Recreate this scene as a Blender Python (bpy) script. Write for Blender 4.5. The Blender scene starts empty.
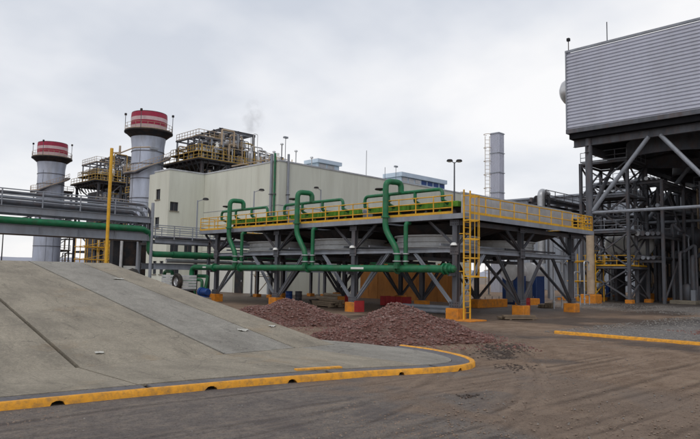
import bpy, math, random
import numpy as np
from mathutils import Vector, Matrix

random.seed(11)
R = math.radians
scene = bpy.context.scene
COL = scene.collection

# ------------------------------------------------------------------ camera, sky, sun, exposure
# World axes follow the plant grid: +X runs away to the right, +Y runs away to the left.
EYE = 2.3
cam_d = bpy.data.cameras.new('camera')
cam = bpy.data.objects.new('camera', cam_d)
COL.objects.link(cam)
scene.camera = cam
cam_d.sensor_width = 36.0
cam_d.lens = 628.0 / 700.0 * 36.0
cam_d.clip_start = 0.1
cam_d.clip_end = 30000
cam.matrix_world = (Matrix.Translation((0, 0, EYE)) @ Matrix.Rotation(R(-45), 4, 'Z')
                    @ Matrix.Rotation(R(90 + 5.05), 4, 'X') @ Matrix.Rotation(R(1.0), 4, 'Z'))

SUN_EL, SUN_AZ = R(50), R(208)          # azimuth of the sun measured from +X towards +Y
world = bpy.data.worlds.new('World')
scene.world = world
world.use_nodes = True
nt = world.node_tree
nt.nodes.clear()
N = nt.nodes.new
out = N('ShaderNodeOutputWorld')
bg = N('ShaderNodeBackground')
sky = N('ShaderNodeTexSky')
sky.sky_type = 'NISHITA'
sky.sun_disc = False
sky.sun_elevation = SUN_EL
sky.sun_rotation = math.pi / 2 - SUN_AZ
sky.air_density = 1.0
sky.dust_density = 2.0
tc = N('ShaderNodeTexCoord')
# overcast deck: project directions on a cloud layer so clouds stretch towards the horizon
sep = N('ShaderNodeSeparateXYZ')
nt.links.new(tc.outputs['Generated'], sep.inputs[0])
def wmath(op, a, b=None):
    n = N('ShaderNodeMath'); n.operation = op
    for i, s in enumerate((a, b)):
        if s is None: continue
        if isinstance(s, (int, float)): n.inputs[i].default_value = s
        else: nt.links.new(s, n.inputs[i])
    return n.outputs[0]
zz = wmath('MAXIMUM', sep.outputs[2], 0.0)
zz = wmath('ADD', zz, 0.28)
cx = wmath('DIVIDE', sep.outputs[0], zz)
cy = wmath('DIVIDE', sep.outputs[1], zz)
comb = N('ShaderNodeCombineXYZ')
nt.links.new(cx, comb.inputs[0]); nt.links.new(cy, comb.inputs[1])
n1 = N('ShaderNodeTexNoise'); n1.inputs['Scale'].default_value = 1.25; n1.inputs['Detail'].default_value = 5
n1.inputs['Roughness'].default_value = 0.50; n1.inputs['Distortion'].default_value = 0.1
mp = N('ShaderNodeMapping'); mp.inputs['Location'].default_value = (3.4, 1.7, 0.4)
nt.links.new(comb.outputs[0], mp.inputs[0]); nt.links.new(mp.outputs[0], n1.inputs['Vector'])
cr = N('ShaderNodeValToRGB')
e = cr.color_ramp.elements
e[0].position = 0.34; e[0].color = (0.63, 0.675, 0.76, 1)
e[1].position = 0.60; e[1].color = (1.06, 1.05, 1.05, 1)
m = e.new(0.45); m.color = (0.82, 0.845, 0.90, 1)
nt.links.new(n1.outputs[0], cr.inputs[0])
skm = N('ShaderNodeVectorMath'); skm.operation = 'SCALE'
nt.links.new(sky.outputs[0], skm.inputs[0]); skm.inputs['Scale'].default_value = 0.10
mix = N('ShaderNodeMix'); mix.data_type = 'RGBA'
mix.inputs[0].default_value = 0.90
hz = N('ShaderNodeMapRange'); hz.inputs[1].default_value = 0.02; hz.inputs[2].default_value = 0.50
hz.inputs[3].default_value = 0.55; hz.inputs[4].default_value = 0.0
nt.links.new(sep.outputs[2], hz.inputs[0])
hm = N('ShaderNodeMix'); hm.data_type = 'RGBA'
nt.links.new(hz.outputs[0], hm.inputs[0]); nt.links.new(cr.outputs[0], hm.inputs[6]); hm.inputs[7].default_value = (1.03, 1.02, 1.02, 1)
nt.links.new(skm.outputs[0], mix.inputs[6]); nt.links.new(hm.outputs[2], mix.inputs[7])
nt.links.new(mix.outputs[2], bg.inputs[0])
bg.inputs[1].default_value = 1.0
nt.links.new(bg.outputs[0], out.inputs[0])

sun_d = bpy.data.lights.new('sun', 'SUN')
sun_d.energy = 0.8
sun_d.angle = R(25)
sun_d.color = (1.0, 0.96, 0.90)
sun = bpy.data.objects.new('sun', sun_d)
COL.objects.link(sun)
sd = Vector((math.cos(SUN_AZ) * math.cos(SUN_EL), math.sin(SUN_AZ) * math.cos(SUN_EL), math.sin(SUN_EL)))
sun.rotation_euler = sd.to_track_quat('Z', 'Y').to_euler()
sun.location = (0, 0, 80)

vs = scene.view_settings
vs.view_transform = 'Standard'
vs.look = 'None'
vs.exposure = 0.0
vs.gamma = 1.0
vs.use_curve_mapping = False
scene.render.engine = 'CYCLES'
scene.render.resolution_x, scene.render.resolution_y = 1024, 642

# ------------------------------------------------------------------ materials
MATS = {}
def mat(name, col, rough=0.6, metal=0.0, var=0.18, scale=1.5, dirt=None, dirt_amt=0.0, dirt_scale=0.8,
        stretch=(1, 1, 1), bump=0.0, bump_scale=20.0, spec=0.35):
    mt = bpy.data.materials.new(name)
    mt.use_nodes = True
    t = mt.node_tree
    b = t.nodes['Principled BSDF']
    b.inputs['Metallic'].default_value = metal
    b.inputs['Roughness'].default_value = rough
    b.inputs['Specular IOR Level'].default_value = spec
    geo = t.nodes.new('ShaderNodeNewGeometry')
    mpn = t.nodes.new('ShaderNodeMapping')
    mpn.inputs['Scale'].default_value = stretch
    t.links.new(geo.outputs['Position'], mpn.inputs[0])
    nz = t.nodes.new('ShaderNodeTexNoise')
    nz.inputs['Scale'].default_value = scale
    nz.inputs['Detail'].default_value = 6
    nz.inputs['Roughness'].default_value = 0.6
    t.links.new(mpn.outputs[0], nz.inputs['Vector'])
    rp = t.nodes.new('ShaderNodeValToRGB')
    rp.color_ramp.elements[0].position = 0.28
    rp.color_ramp.elements[1].position = 0.72
    rp.color_ramp.elements[0].color = tuple(c * (1 - var) for c in col) + (1,)
    rp.color_ramp.elements[1].color = tuple(min(0.95, c * (1 + var)) for c in col) + (1,)
    t.links.new(nz.outputs[0], rp.inputs[0])
    last = rp.outputs[0]
    if dirt:
        n2 = t.nodes.new('ShaderNodeTexNoise')
        n2.inputs['Scale'].default_value = dirt_scale
        n2.inputs['Detail'].default_value = 8
        n2.inputs['Roughness'].default_value = 0.68
        t.links.new(mpn.outputs[0], n2.inputs['Vector'])
        r2 = t.nodes.new('ShaderNodeValToRGB')
        r2.color_ramp.elements[0].position = 0.46
        r2.color_ramp.elements[1].position = 0.70
        r2.color_ramp.elements[0].color = (0, 0, 0, 1)
        r2.color_ramp.elements[1].color = (dirt_amt,) * 3 + (1,)
        t.links.new(n2.outputs[0], r2.inputs[0])
        mx = t.nodes.new('ShaderNodeMix'); mx.data_type = 'RGBA'
        t.links.new(r2.outputs[0], mx.inputs[0])
        t.links.new(last, mx.inputs[6])
        mx.inputs[7].default_value = tuple(dirt) + (1,)
        last = mx.outputs[2]
    t.links.new(last, b.inputs['Base Color'])
    if bump > 0:
        n3 = t.nodes.new('ShaderNodeTexNoise')
        n3.inputs['Scale'].default_value = bump_scale
        n3.inputs['Detail'].default_value = 8
        n3.inputs['Roughness'].default_value = 0.7
        t.links.new(geo.outputs['Position'], n3.inputs['Vector'])
        bp = t.nodes.new('ShaderNodeBump')
        bp.inputs['Strength'].default_value = bump
        bp.inputs['Distance'].default_value = 0.02
        t.links.new(n3.outputs[0], bp.inputs['Height'])
        t.links.new(bp.outputs[0], b.inputs['Normal'])
    MATS[name] = mt
    return mt

RUST = (0.16, 0.08, 0.045)
MUD = (0.13, 0.09, 0.065)
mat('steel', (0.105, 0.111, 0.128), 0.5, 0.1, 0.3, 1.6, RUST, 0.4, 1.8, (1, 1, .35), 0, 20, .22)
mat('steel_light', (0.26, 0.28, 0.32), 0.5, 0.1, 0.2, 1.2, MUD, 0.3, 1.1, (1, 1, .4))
mat('steel_dark', (0.028, 0.029, 0.033), 0.6, 0.1, 0.25, 1.0, RUST, 0.3, .8, (1, 1, 1), 0, 20, .12)
mat('galvanised', (0.46, 0.47, 0.49), 0.42, 0.45, 0.2, 2.5, (0.2, 0.19, 0.18), 0.35)
mat('yellow', (0.68, 0.37, 0.025), 0.5, 0, 0.15, 2.5, RUST, 0.35, 2.0)
mat('kerb_yellow', (0.74, 0.335, 0.03), 0.7, 0, 0.14, 9, (0.20, 0.13, 0.07), 0.7, 7, (1, 1, 1), 0.6, 60)
mat('green', (0.012, 0.145, 0.06), 0.45, 0, 0.28, 2.2, (0.07, 0.085, 0.055), 0.6, 1.7)
mat('green_box', (0.10, 0.27, 0.02), 0.5, 0, 0.3, 2.5, (0.05, 0.06, 0.03), 0.5, 2.0)
mat('orange', (0.62, 0.22, 0.02), 0.7, 0, 0.2, 4, MUD, 0.55, 3.0, (1, 1, 1), 0.4, 40)
mat('red', (0.42, 0.03, 0.035), 0.6, 0, 0.2, 3, MUD, 0.3)
mat('stack_red', (0.30, 0.015, 0.05), 0.6, 0, 0.18, 1, (0.2, 0.05, 0.05), 0.4, 0.7)
mat('stack_white', (0.55, 0.40, 0.42), 0.6, 0, 0.12, 1, (0.35, 0.25, 0.24), 0.4, 0.8)
mat('stack_shell', (0.42, 0.46, 0.56), 0.5, 0.1, 0.22, 0.8, (0.24, 0.23, 0.23), 0.6, 0.45, (1, 1, .25))
mat('beige_wall', (0.60, 0.61, 0.535), 0.8, 0, 0.08, 0.5, (0.40, 0.385, 0.32), 0.38, 0.7, (1, 1, .12))
mat('white_wall', (0.66, 0.66, 0.62), 0.75, 0, 0.08, 0.6, (0.35, 0.32, 0.28), 0.4, 0.6, (1, 1, .3))
mat('cladding', (0.50, 0.515, 0.60), 0.5, 0.1, 0.07, 0.3, (0.28, 0.27, 0.28), 0.3, 0.4, (1, 1, .3))
mat('shed_blue', (0.27, 0.30, 0.35), 0.6, 0, 0.1, 0.2)
mat('glass_dark', (0.03, 0.035, 0.045), 0.15, 0, 0.1, 1)
mat('white_paint', (0.72, 0.72, 0.70), 0.5, 0, 0.08, 1.2, (0.35, 0.32, 0.3), 0.3)
mat('insulation', (0.55, 0.55, 0.56), 0.35, 0.5, 0.15, 1.5, (0.25, 0.22, 0.2), 0.4)
mat('blue', (0.015, 0.06, 0.24), 0.45, 0, 0.15, 2)
mat('rubber', (0.02, 0.019, 0.018), 0.85, 0, 0.25, 6, MUD, 0.5, 4)
mat('ply_orange', (0.64, 0.27, 0.075), 0.75, 0, 0.18, 1.0, (0.25, 0.1, 0.04), 0.4, 1.2, (1, 1, .3))
mat('tan_paint', (0.40, 0.31, 0.22), 0.6, 0, 0.15, 2, RUST, 0.4, 1.5)
def concrete(name, col, stain, rust, amt):
    m_ = mat(name, col, 0.85, 0, 0.16, 0.8, stain, amt, 0.9, (1, .38, 1), 0.6, 55)
    t = m_.node_tree; b = t.nodes['Principled BSDF']
    src = b.inputs['Base Color'].links[0].from_socket
    geo = next(n for n in t.nodes if n.bl_idname == 'ShaderNodeNewGeometry')
    def layer(src, scale, lo, hi, c, a, st=(1, 1, 1), det=8, ro=.7):
        mp_ = t.nodes.new('ShaderNodeMapping'); mp_.inputs['Scale'].default_value = st; t.links.new(geo.outputs['Position'], mp_.inputs[0])
        n = t.nodes.new('ShaderNodeTexNoise'); n.inputs['Scale'].default_value = scale; n.inputs['Detail'].default_value = det; n.inputs['Roughness'].default_value = ro
        t.links.new(mp_.outputs[0], n.inputs['Vector'])
        r = t.nodes.new('ShaderNodeValToRGB'); r.color_ramp.elements[0].position = lo; r.color_ramp.elements[1].position = hi
        r.color_ramp.elements[0].color = (0, 0, 0, 1); r.color_ramp.elements[1].color = (a, a, a, 1); t.links.new(n.outputs[0], r.inputs[0])
        x = t.nodes.new('ShaderNodeMix'); x.data_type = 'RGBA'; t.links.new(r.outputs[0], x.inputs[0]); t.links.new(src, x.inputs[6]); x.inputs[7].default_value = (*c, 1)
        return x.outputs[2]
    src = layer(src, 24, .50, .62, tuple(q * .45 for q in col), .75)          # grit
    src = layer(src, 11, .54, .68, tuple(q * 1.5 for q in col), .6)          # pale scuffs
    src = layer(src, 3.2, .56, .70, tuple(q * .5 for q in stain), .55, (1.6, .16, 1))   # tyre and water streaks up the slope
    src = layer(src, .33, .57, .70, rust, .55)                               # soil-coloured patches
    src = layer(src, 1.5, .50, .64, tuple(q * .62 for q in col), .55, (1, .7, 1))       # damp blotches
    src = layer(src, 70, .55, .66, tuple(q * 1.6 for q in col), .45)         # pale aggregate
    wv = t.nodes.new('ShaderNodeTexNoise'); wv.inputs['Scale'].default_value = 1.1; wv.inputs['Detail'].default_value = 6; t.links.new(geo.outputs['Position'], wv.inputs['Vector'])
    ad = t.nodes.new('ShaderNodeMix'); ad.data_type = 'RGBA'; ad.blend_type = 'ADD'; ad.inputs[0].default_value = 1.4
    t.links.new(geo.outputs['Position'], ad.inputs[6]); t.links.new(wv.outputs['Color'], ad.inputs[7])
    vo = t.nodes.new('ShaderNodeTexVoronoi'); vo.feature = 'DISTANCE_TO_EDGE'; vo.inputs['Scale'].default_value = .22; t.links.new(ad.outputs[2], vo.inputs['Vector'])
    vr = t.nodes.new('ShaderNodeValToRGB'); vr.color_ramp.elements[0].position = .0012; vr.color_ramp.elements[1].position = .004
    vr.color_ramp.elements[0].color = (.5, .5, .5, 1); vr.color_ramp.elements[1].color = (0, 0, 0, 1); t.links.new(vo.outputs['Distance'], vr.inputs[0])
    x = t.nodes.new('ShaderNodeMix'); x.data_type = 'RGBA'; t.links.new(vr.outputs[0], x.inputs[0]); t.links.new(src, x.inputs[6]); x.inputs[7].default_value = (.05, .042, .035, 1)
    src = x.outputs[2]
    t.links.new(src, b.inputs['Base Color'])
concrete('concrete', (0.29, 0.255, 0.198), (0.115, 0.10, 0.08), (0.24, 0.155, 0.075), 0.7)
concrete('concrete_new', (0.275, 0.258, 0.225), (0.14, 0.125, 0.105), (0.20, 0.19, 0.18), 0.7)
concrete('gutter_concrete', (0.15, 0.143, 0.15), (0.06, 0.055, 0.055), (0.16, 0.14, 0.12), 0.6)
mat('joint', (0.016, 0.014, 0.012), 0.9, 0, 0.3, 5)
mat('red_gravel', (0.105, 0.048, 0.037), 0.9, 0, 0.45, 9, (0.20, 0.14, 0.12), 0.8, 4, (1, 1, 1), 1.0, 26)
mat('stone_red', (0.145, 0.062, 0.050), 0.85, 0, 0.65, 15, (0.30, 0.235, 0.215), 0.9, 9)
mat('stone_grey', (0.20, 0.185, 0.17), 0.85, 0, 0.5, 9)
mat('mud_clod', (0.06, 0.042, 0.033), 0.8, 0, 0.4, 8)
mat('soil', (0.18, 0.128, 0.095), 0.9, 0, 0.6, 30, (0.32, 0.26, 0.21), 0.8, 25)
mat('boiler_yellow', (0.42, 0.27, 0.06), 0.6, 0, 0.25, 2, RUST, 0.5, 1.5)
mat('wood', (0.19, 0.145, 0.10), 0.8, 0, 0.25, 3, MUD, 0.4)
mat('hill', (0.30, 0.31, 0.36), 0.9, 0, 0.12, 0.002)  # pale blue-grey puts distance haze into the hill colour
mat('paper', (0.45, 0.44, 0.40), 0.8, 0, 0.1, 4)
mat('shade_black', (0.012, 0.012, 0.014), 0.8, 0, 0.3, 1, spec=.06)  # near-black base colour stands in for deep shade below the condenser
mat('ring_metal', (0.55, 0.56, 0.57), 0.5, 0.1, 0.15, 2, (0.3, 0.28, 0.26), 0.4)
mat('cabin_blue', (0.008, 0.025, 0.09), 0.5, 0, 0.2, 2)
mat('pale_blue', (0.50, 0.60, 0.72), 0.5, 0, 0.08, 1)
mat('lamp_white', (0.8, 0.8, 0.78), 0.4, 0, 0.05, 2)

# ------------------------------------------------------------------ mesh builder
V3 = Vector
class MB:
    def __init__(self): self.v = []; self.f = []
    def add(self, vs, fs):
        n = len(self.v); self.v += [tuple(p) for p in vs]; self.f += [tuple(i + n for i in q) for q in fs]; return self
    def box(self, a, b):
        x0, y0, z0 = (min(a[i], b[i]) for i in range(3)); x1, y1, z1 = (max(a[i], b[i]) for i in range(3))
        return self.add([(x0,y0,z0),(x1,y0,z0),(x1,y1,z0),(x0,y1,z0),(x0,y0,z1),(x1,y0,z1),(x1,y1,z1),(x0,y1,z1)],
                 [(3,2,1,0),(4,5,6,7),(0,1,5,4),(1,2,6,5),(2,3,7,6),(3,0,4,7)])
    def bbox(self, a, b, c=0.03):     # box with chamfered vertical and top edges
        x0, y0, z0 = (min(a[i], b[i]) for i in range(3)); x1, y1, z1 = (max(a[i], b[i]) for i in range(3))
        ring = lambda i, z: [(x0+i+c,y0+i,z),(x1-i-c,y0+i,z),(x1-i,y0+i+c,z),(x1-i,y1-i-c,z),(x1-i-c,y1-i,z),(x0+i+c,y1-i,z),(x0+i,y1-i-c,z),(x0+i,y0+i+c,z)]
        vs = ring(0, z0) + ring(0, z1 - c) + ring(c, z1)
        fs = [tuple(range(7, -1, -1)), tuple(range(16, 24))]
        for k in (0, 8):
            for i in range(8):
                j = (i + 1) % 8
                fs.append((k+i, k+j, k+8+j, k+8+i))
        return self.add(vs, fs)
    def bar(self, p, q, w, h=None, up=(0, 0, 1)):
        h = w if h is None else h
        p, q, up = V3(p), V3(q), V3(up)
        a = (q - p).normalized()
        if abs(a.dot(up)) > 0.98: up = V3((1, 0, 0))
        s = a.cross(up).normalized() * (w / 2); u = s.cross(a).normalized() * (h / 2)
        vs = [p-s-u, p+s-u, p+s+u, p-s+u, q-s-u, q+s-u, q+s+u, q-s+u]
        return self.add(vs, [(0,1,2,3),(7,6,5,4),(4,5,1,0),(5,6,2,1),(6,7,3,2),(7,4,0,3)])
    def isec(self, p, q, w, h, up=(0, 0, 1), t=0.025):
        p, q, up = V3(p), V3(q), V3(up)
        a = (q - p).normalized()
        if abs(a.dot(up)) > 0.98: up = V3((1, 0, 0))
        s = a.cross(up).normalized(); u = s.cross(a).normalized()
        self.bar(p, q, t, h - 2 * t, u)
        o = u * (h / 2 - t / 2)
        self.bar(p + o, q + o, w, t, u); self.bar(p - o, q - o, w, t, u)
        return self
    def tube(self, pts, r, n=10, caps=True):
        pts = [V3(p) for p in pts]
        rs = r if isinstance(r, (list, tuple)) else [r] * len(pts)
        d = (pts[1] - pts[0]).normalized()
        ref = V3((0, 0, 1)) if abs(d.z) < 0.9 else V3((1, 0, 0))
        s = d.cross(ref).normalized()
        rings = []
        for i, p in enumerate(pts):
            if i == 0: t = pts[1] - pts[0]
            elif i == len(pts) - 1: t = pts[-1] - pts[-2]
            else: t = (pts[i + 1] - p).normalized() + (p - pts[i - 1]).normalized()
            t.normalize()
            s = (s - t * s.dot(t)).normalized(); u = t.cross(s)
            rings += [p + (s * math.cos(2*math.pi*k/n) + u * math.sin(2*math.pi*k/n)) * rs[i] for k in range(n)]
        fs = []
        for i in range(len(pts) - 1):
            for k in range(n):
                j = (k + 1) % n
                fs.append((i*n+k, i*n+j, (i+1)*n+j, (i+1)*n+k))
        if caps:
            fs.append(tuple(range(n - 1, -1, -1))); fs.append(tuple((len(pts)-1)*n + k for k in range(n)))
        return self.add(rings, fs)
    def lathe(self, c, prof, n=32, axis='z'):
        vs = []
        for (r, h) in prof:
            for k in range(n):
                a = 2 * math.pi * k / n
                x, y = r * math.cos(a), r * math.sin(a)
                if axis == 'z': vs.append((c[0]+x, c[1]+y, c[2]+h))
                elif axis == 'y': vs.append((c[0]+x, c[1]+h, c[2]+y))
                else: vs.append((c[0]+h, c[1]+x, c[2]+y))
        fs = []
        for i in range(len(prof) - 1):
            for k in range(n):
                j = (k + 1) % n
                fs.append((i*n+k, i*n+j, (i+1)*n+j, (i+1)*n+k))
        return self.add(vs, fs)
    def prism(self, poly, z0, z1):     # poly: xy list counter-clockwise; z0/z1 numbers or functions of (x,y)
        f0 = z0 if callable(z0) else (lambda x, y: z0)
        f1 = z1 if callable(z1) else (lambda x, y: z1)
        n = len(poly)
        vs = [(x, y, f0(x, y)) for x, y in poly] + [(x, y, f1(x, y)) for x, y in poly]
        fs = [tuple(range(n - 1, -1, -1)), tuple(range(n, 2 * n))] + [(i, (i+1) % n, n + (i+1) % n, n + i) for i in range(n)]
        return self.add(vs, fs)
    def build(self, name, m, parent=None, smooth=False, loc=None):
        o0 = org(parent) if parent else V3(loc if loc else (0, 0, 0))
        me = bpy.data.meshes.new(name)
        me.from_pydata([(p[0]-o0[0], p[1]-o0[1], p[2]-o0[2]) for p in self.v], [], self.f)
        if m: me.materials.append(MATS[m] if isinstance(m, str) else m)
        if smooth:
            me.polygons.foreach_set('use_smooth', [True] * len(me.polygons))
            try: me.set_sharp_from_angle(angle=R(40))
            except Exception: pass
        me.update()
        o = bpy.data.objects.new(name, me)
        COL.objects.link(o)
        if parent: o.parent = parent
        else: o.location = o0
        return o

def org(o):
    while o.parent: o = o.parent
    return o.location
def tag(o, label=None, cat=None, group=None, kind=None):
    if label: o['label'] = label
    if cat: o['category'] = cat
    if group: o['group'] = group
    if kind: o['kind'] = kind
    return o
def thing(name, label, cat, loc=(0, 0, 0), group=None):
    o = bpy.data.objects.new(name, None)
    o.empty_display_size = 0.3
    COL.objects.link(o)
    o.location = loc
    return tag(o, label, cat, group)
def piece(o, off):                        # another copy of a part, moved
    c = o.copy(); COL.objects.link(c); c.location = V3(o.location) + V3(off); return c
def copy_tree(o, parent=None):
    c = o.copy(); COL.objects.link(c); c.parent = parent
    for ch in list(o.children): copy_tree(ch, c)
    return c
def fillet(pts, rad, seg=5):              # round the corners of a pipe run
    pts = [V3(p) for p in pts]
    res = [pts[0]]
    for i in range(1, len(pts) - 1):
        a, b, c = pts[i-1], pts[i], pts[i+1]
        d1, d2 = (a - b), (c - b)
        r = min(rad, d1.length * .49, d2.length * .49)
        p0, p1 = b + d1.normalized() * r, b + d2.normalized() * r
        for k in range(seg + 1):
            t = k / seg
            res.append(p0 * (1-t)**2 + b * 2*t*(1-t) + p1 * t*t)
    res.append(pts[-1])
    return res
def pipe(name, pts, r, m, parent, rad=None, n=10):
    return MB().tube(fillet(pts, rad if rad else r * 3), r, n).build(name, m, parent, True)
def railing(parent, pts, h=1.05, sp=1.3, m='yellow', r=0.036, posts=True, toe=True, mids=1):
    pts = [V3(p) for p in pts]
    b = MB()
    zs = [h] + [h * (k + 1) / (mids + 1) for k in range(mids)]
    for z in zs:
        for i in range(len(pts) - 1):
            b.tube([pts[i] + V3((0, 0, z)), pts[i+1] + V3((0, 0, z))], r, 6)
    if toe:
        for i in range(len(pts) - 1):
            b.bar(pts[i] + V3((0, 0, .07)), pts[i+1] + V3((0, 0, .07)), 0.012, 0.15)
    spots = []
    for i in range(len(pts) - 1):
        L = (pts[i+1] - pts[i]).length
        n = max(1, round(L / sp))
        for k in range(n + (1 if i == len(pts) - 2 else 0)):
            spots.append(pts[i].lerp(pts[i+1], k / n))
    if not posts:
        for s in spots: b.tube([s, s + V3((0, 0, h))], r, 5)
        return b.build('railing', m, parent, True)
    rl = b.build('railing', m, parent, True)
    p0 = None
    for s in spots:
        if p0 is None:
            p0 = MB().tube([s, s + V3((0, 0, h))], r * 1.1, 6).build('post', m, rl, True); s0 = s
        else: piece(p0, s - s0)
    return rl
def opening_wall(mb, o, u, n, W, H, holes, depth):     # a wall sheet with window openings and their reveals
    o, u, n = V3(o), V3(u), V3(n)
    w = V3((0, 0, 1))
    xs = sorted({0, W} | {h[0] for h in holes} | {h[1] for h in holes})
    zs = sorted({0, H} | {h[2] for h in holes} | {h[3] for h in holes})
    P = lambda a, z, d=0: o + u * a + w * z - n * d
    for i in range(len(xs) - 1):
        for j in range(len(zs) - 1):
            cxm, czm = (xs[i] + xs[i+1]) / 2, (zs[j] + zs[j+1]) / 2
            if any(h[0] < cxm < h[1] and h[2] < czm < h[3] for h in holes): continue
            mb.add([P(xs[i], zs[j]), P(xs[i+1], zs[j]), P(xs[i+1], zs[j+1]), P(xs[i], zs[j+1])], [(0, 1, 2, 3)])
    for a0, a1, z0, z1 in holes:
        c = [(a0, z0), (a1, z0), (a1, z1), (a0, z1)]
        for k in range(4):
            s, t = c[k], c[(k+1) % 4]
            mb.add([P(*s), P(*t), P(t[0], t[1], depth), P(s[0], s[1], depth)], [(0, 1, 2, 3)])
    return mb

# ------------------------------------------------------------------ numpy noise
def vnoise(x, y, seed=0):
    xi, yi = np.floor(x).astype(np.int64), np.floor(y).astype(np.int64)
    xf, yf = x - xi, y - yi
    def h(a, b):
        k = (a * 374761393 + b * 668265263 + seed * 974634777) & 0x7fffffff
        k = ((k ^ (k >> 13)) * 1274126177) & 0x7fffffff
        return ((k ^ (k >> 16)) & 0xffff) / 65535.0
    sx, sy = xf * xf * (3 - 2 * xf), yf * yf * (3 - 2 * yf)
    return (h(xi, yi) * (1-sx) + h(xi+1, yi) * sx) * (1-sy) + (h(xi, yi+1) * (1-sx) + h(xi+1, yi+1) * sx) * sy
def fbm(x, y, s, o=4, seed=0):
    r = 0; a = .5; t = 0
    for i in range(o):
        r = r + a * vnoise(x / s * 2**i + 31.7 * i, y / s * 2**i - 17.3 * i, seed + i); t += a; a *= .55
    return r / t

# ------------------------------------------------------------------ ground and dirt road
g = MB()
g.add([(-9000,-9000,-.12),(9000,-9000,-.12),(9000,9000,-.12),(-9000,9000,-.12)], [(0,1,2,3)])
mat('far_ground', (0.16, 0.125, 0.10), 0.95, 0, 0.25, 0.02)
tag(g.build('ground', 'far_ground'), kind='structure')

def graded(a, b, lo, hi, fine):
    c = list(np.arange(lo, hi, fine))
    s, x = fine, lo
    left = []
    while x > a: s *= 1.12; x -= s; left.append(x)
    s, x = fine, c[-1]
    right = []
    while x < b: s *= 1.12; x += s; right.append(x)
    return np.array(left[::-1] + c + right)
gx = graded(-60, 160, 2, 26, 0.07)
gy = graded(-60, 190, -5, 18, 0.07)
GX, GY = np.meshgrid(gx, gy, indexing='ij')
def bez(p0, p1, p2, n=160):
    t = np.linspace(0, 1, n)[:, None]
    p0, p1, p2 = map(np.array, (p0, p1, p2))
    return p0 * (1-t)**2 + 2 * p1 * t * (1-t) + p2 * t*t
paths = [((-14, 9.8), (4, 6.6), (30, 6.4)), ((-14, 8.2), (4, 5.0), (30, 4.6)), ((-10, 6.6), (8, 3.2), (30, 3.0)),
         ((2, 6.4), (17.5, 5.6), (21.2, 20)), ((30, 2), (20.5, 4.5), (20.5, 20)), ((-14, 11.0), (6, 8.4), (24, 7.8))]
def dist(path, X, Y):
    d = np.full(X.shape, 1e9, dtype=np.float32)
    for (ax, ay), (bx, by) in zip(path[:-1], path[1:]):
        vx, vy = bx - ax, by - ay
        k_ = np.clip(((X - ax) * vx + (Y - ay) * vy) / (vx * vx + vy * vy), 0, 1)
        d = np.minimum(d, (X - ax - k_ * vx)**2 + (Y - ay - k_ * vy)**2)
    return np.sqrt(d)
near = (GX > -8) & (GX < 34) & (GY > -12) & (GY < 26)
nx, ny = GX[near].astype(np.float32), GY[near].astype(np.float32)
wob = (fbm(nx, ny, 3.0, 3, 5) - .5) * .10
trk = np.zeros(nx.shape); rim = np.zeros(nx.shape)
rv = random.Random(2)
for k in range(34):
    p = paths[k % len(paths)]
    p = [(q[0] + rv.gauss(0, .9), q[1] + rv.gauss(0, .7)) for q in p]
    d = dist(bez(*p, 26), nx, ny) + wob
    st = np.clip(1.7 * vnoise(nx / 2.6, ny / 2.6, 40 + k) - .35, 0, 1) * rv.uniform(.45, 1)
    off, w_ = rv.choice((.85, .95, 1.05)), rv.uniform(.05, .12)
    q = np.abs(d - off)
    trk = np.maximum(trk, np.exp(-(q / w_)**2) * st)
    rim = np.maximum(rim, np.exp(-((q - w_ * 1.9) / (w_ * .6))**2) * st)
TR = np.zeros(GX.shape); RM = np.zeros(GX.shape)
TR[near] = trk; RM[near] = rim
def smooth(a, b, x):
    t = np.clip((x - a) / (b - a), 0, 1); return t * t * (3 - 2 * t)
# hard asphalt strip beside the kerb at left, loose brown mud towards the right and under the plant
wn = (fbm(GX, GY, 5, 4, 9) - .5)
mud = smooth(9, 15, GX + wn * 9 - .25 * (GY - 6))
mud = np.maximum(mud, smooth(14, 17, GY + wn * 4))
mud = np.maximum(mud, .75 * smooth(.55, .66, fbm(GX, GY, 3.2, 5, 21)))
mud = np.clip(mud, 0, 1)
wet = smooth(.50, .64, fbm(GX, GY, 4.0, 4, 33)) * smooth(12, 17, GX) * (1 - smooth(60, 75, GX))  # wet mud; the array also holds shade painted under deck and condenser
wet = np.maximum(wet, np.exp(-(((GX - 21.5) / 2.6)**2 + ((GY - 14.5) / 2.2)**2)) * 1.0)
for (x_, y_, a_, b_) in ((17.2, 10.6, 1.0, .5), (18.6, 11.3, 1.0, .5), (16.2, 9.9, .6, .35), (10.4, 7.1, .5, .25)):
    q = ((GX - x_) / a_)**2 + ((GY - y_) / b_)**2 + 3 * (fbm(GX, GY, .6, 3, 61) - .5)
    wet = np.maximum(wet, 1.1 * np.exp(-np.maximum(q, 0)))
wet = np.maximum(wet, .8 * smooth(26, 29, GX + wn * 3) * (1 - smooth(46, 49, GX + wn * 3)) * smooth(16, 19, GY + wn * 2))  # painted shade: ground darkened below the raised deck
wet = np.maximum(wet, .9 * smooth(60, 66, GX + wn * 3) * (1 - smooth(30, 34, GY)))  # painted shade: ground darkened below the condenser
grav = smooth(25.2, 26.5, GX + wn * 2) * (1 - smooth(11.5, 14, GY + wn * 2)) 
grav = np.maximum(grav, smooth(46, 52, GX + wn * 6) * (1 - smooth(25, 31, GY + wn * 4)) * .9)
grav = np.clip(grav * (.95 + .6 * wn), 0, 1)
Z = (fbm(GX, GY, 4.5, 3, 2) - .5) * .06 + (fbm(GX, GY, .22, 3, 3) - .5) * .022 * (.15 + mud)
Z += (RM * .009 - TR * .015) * (.25 + .75 * mud)
Z += grav * (fbm(GX, GY, .35, 2, 8) - .5) * .05
Z *= 1 - smooth(34, 46, np.maximum(GX, GY)) * .75
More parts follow.
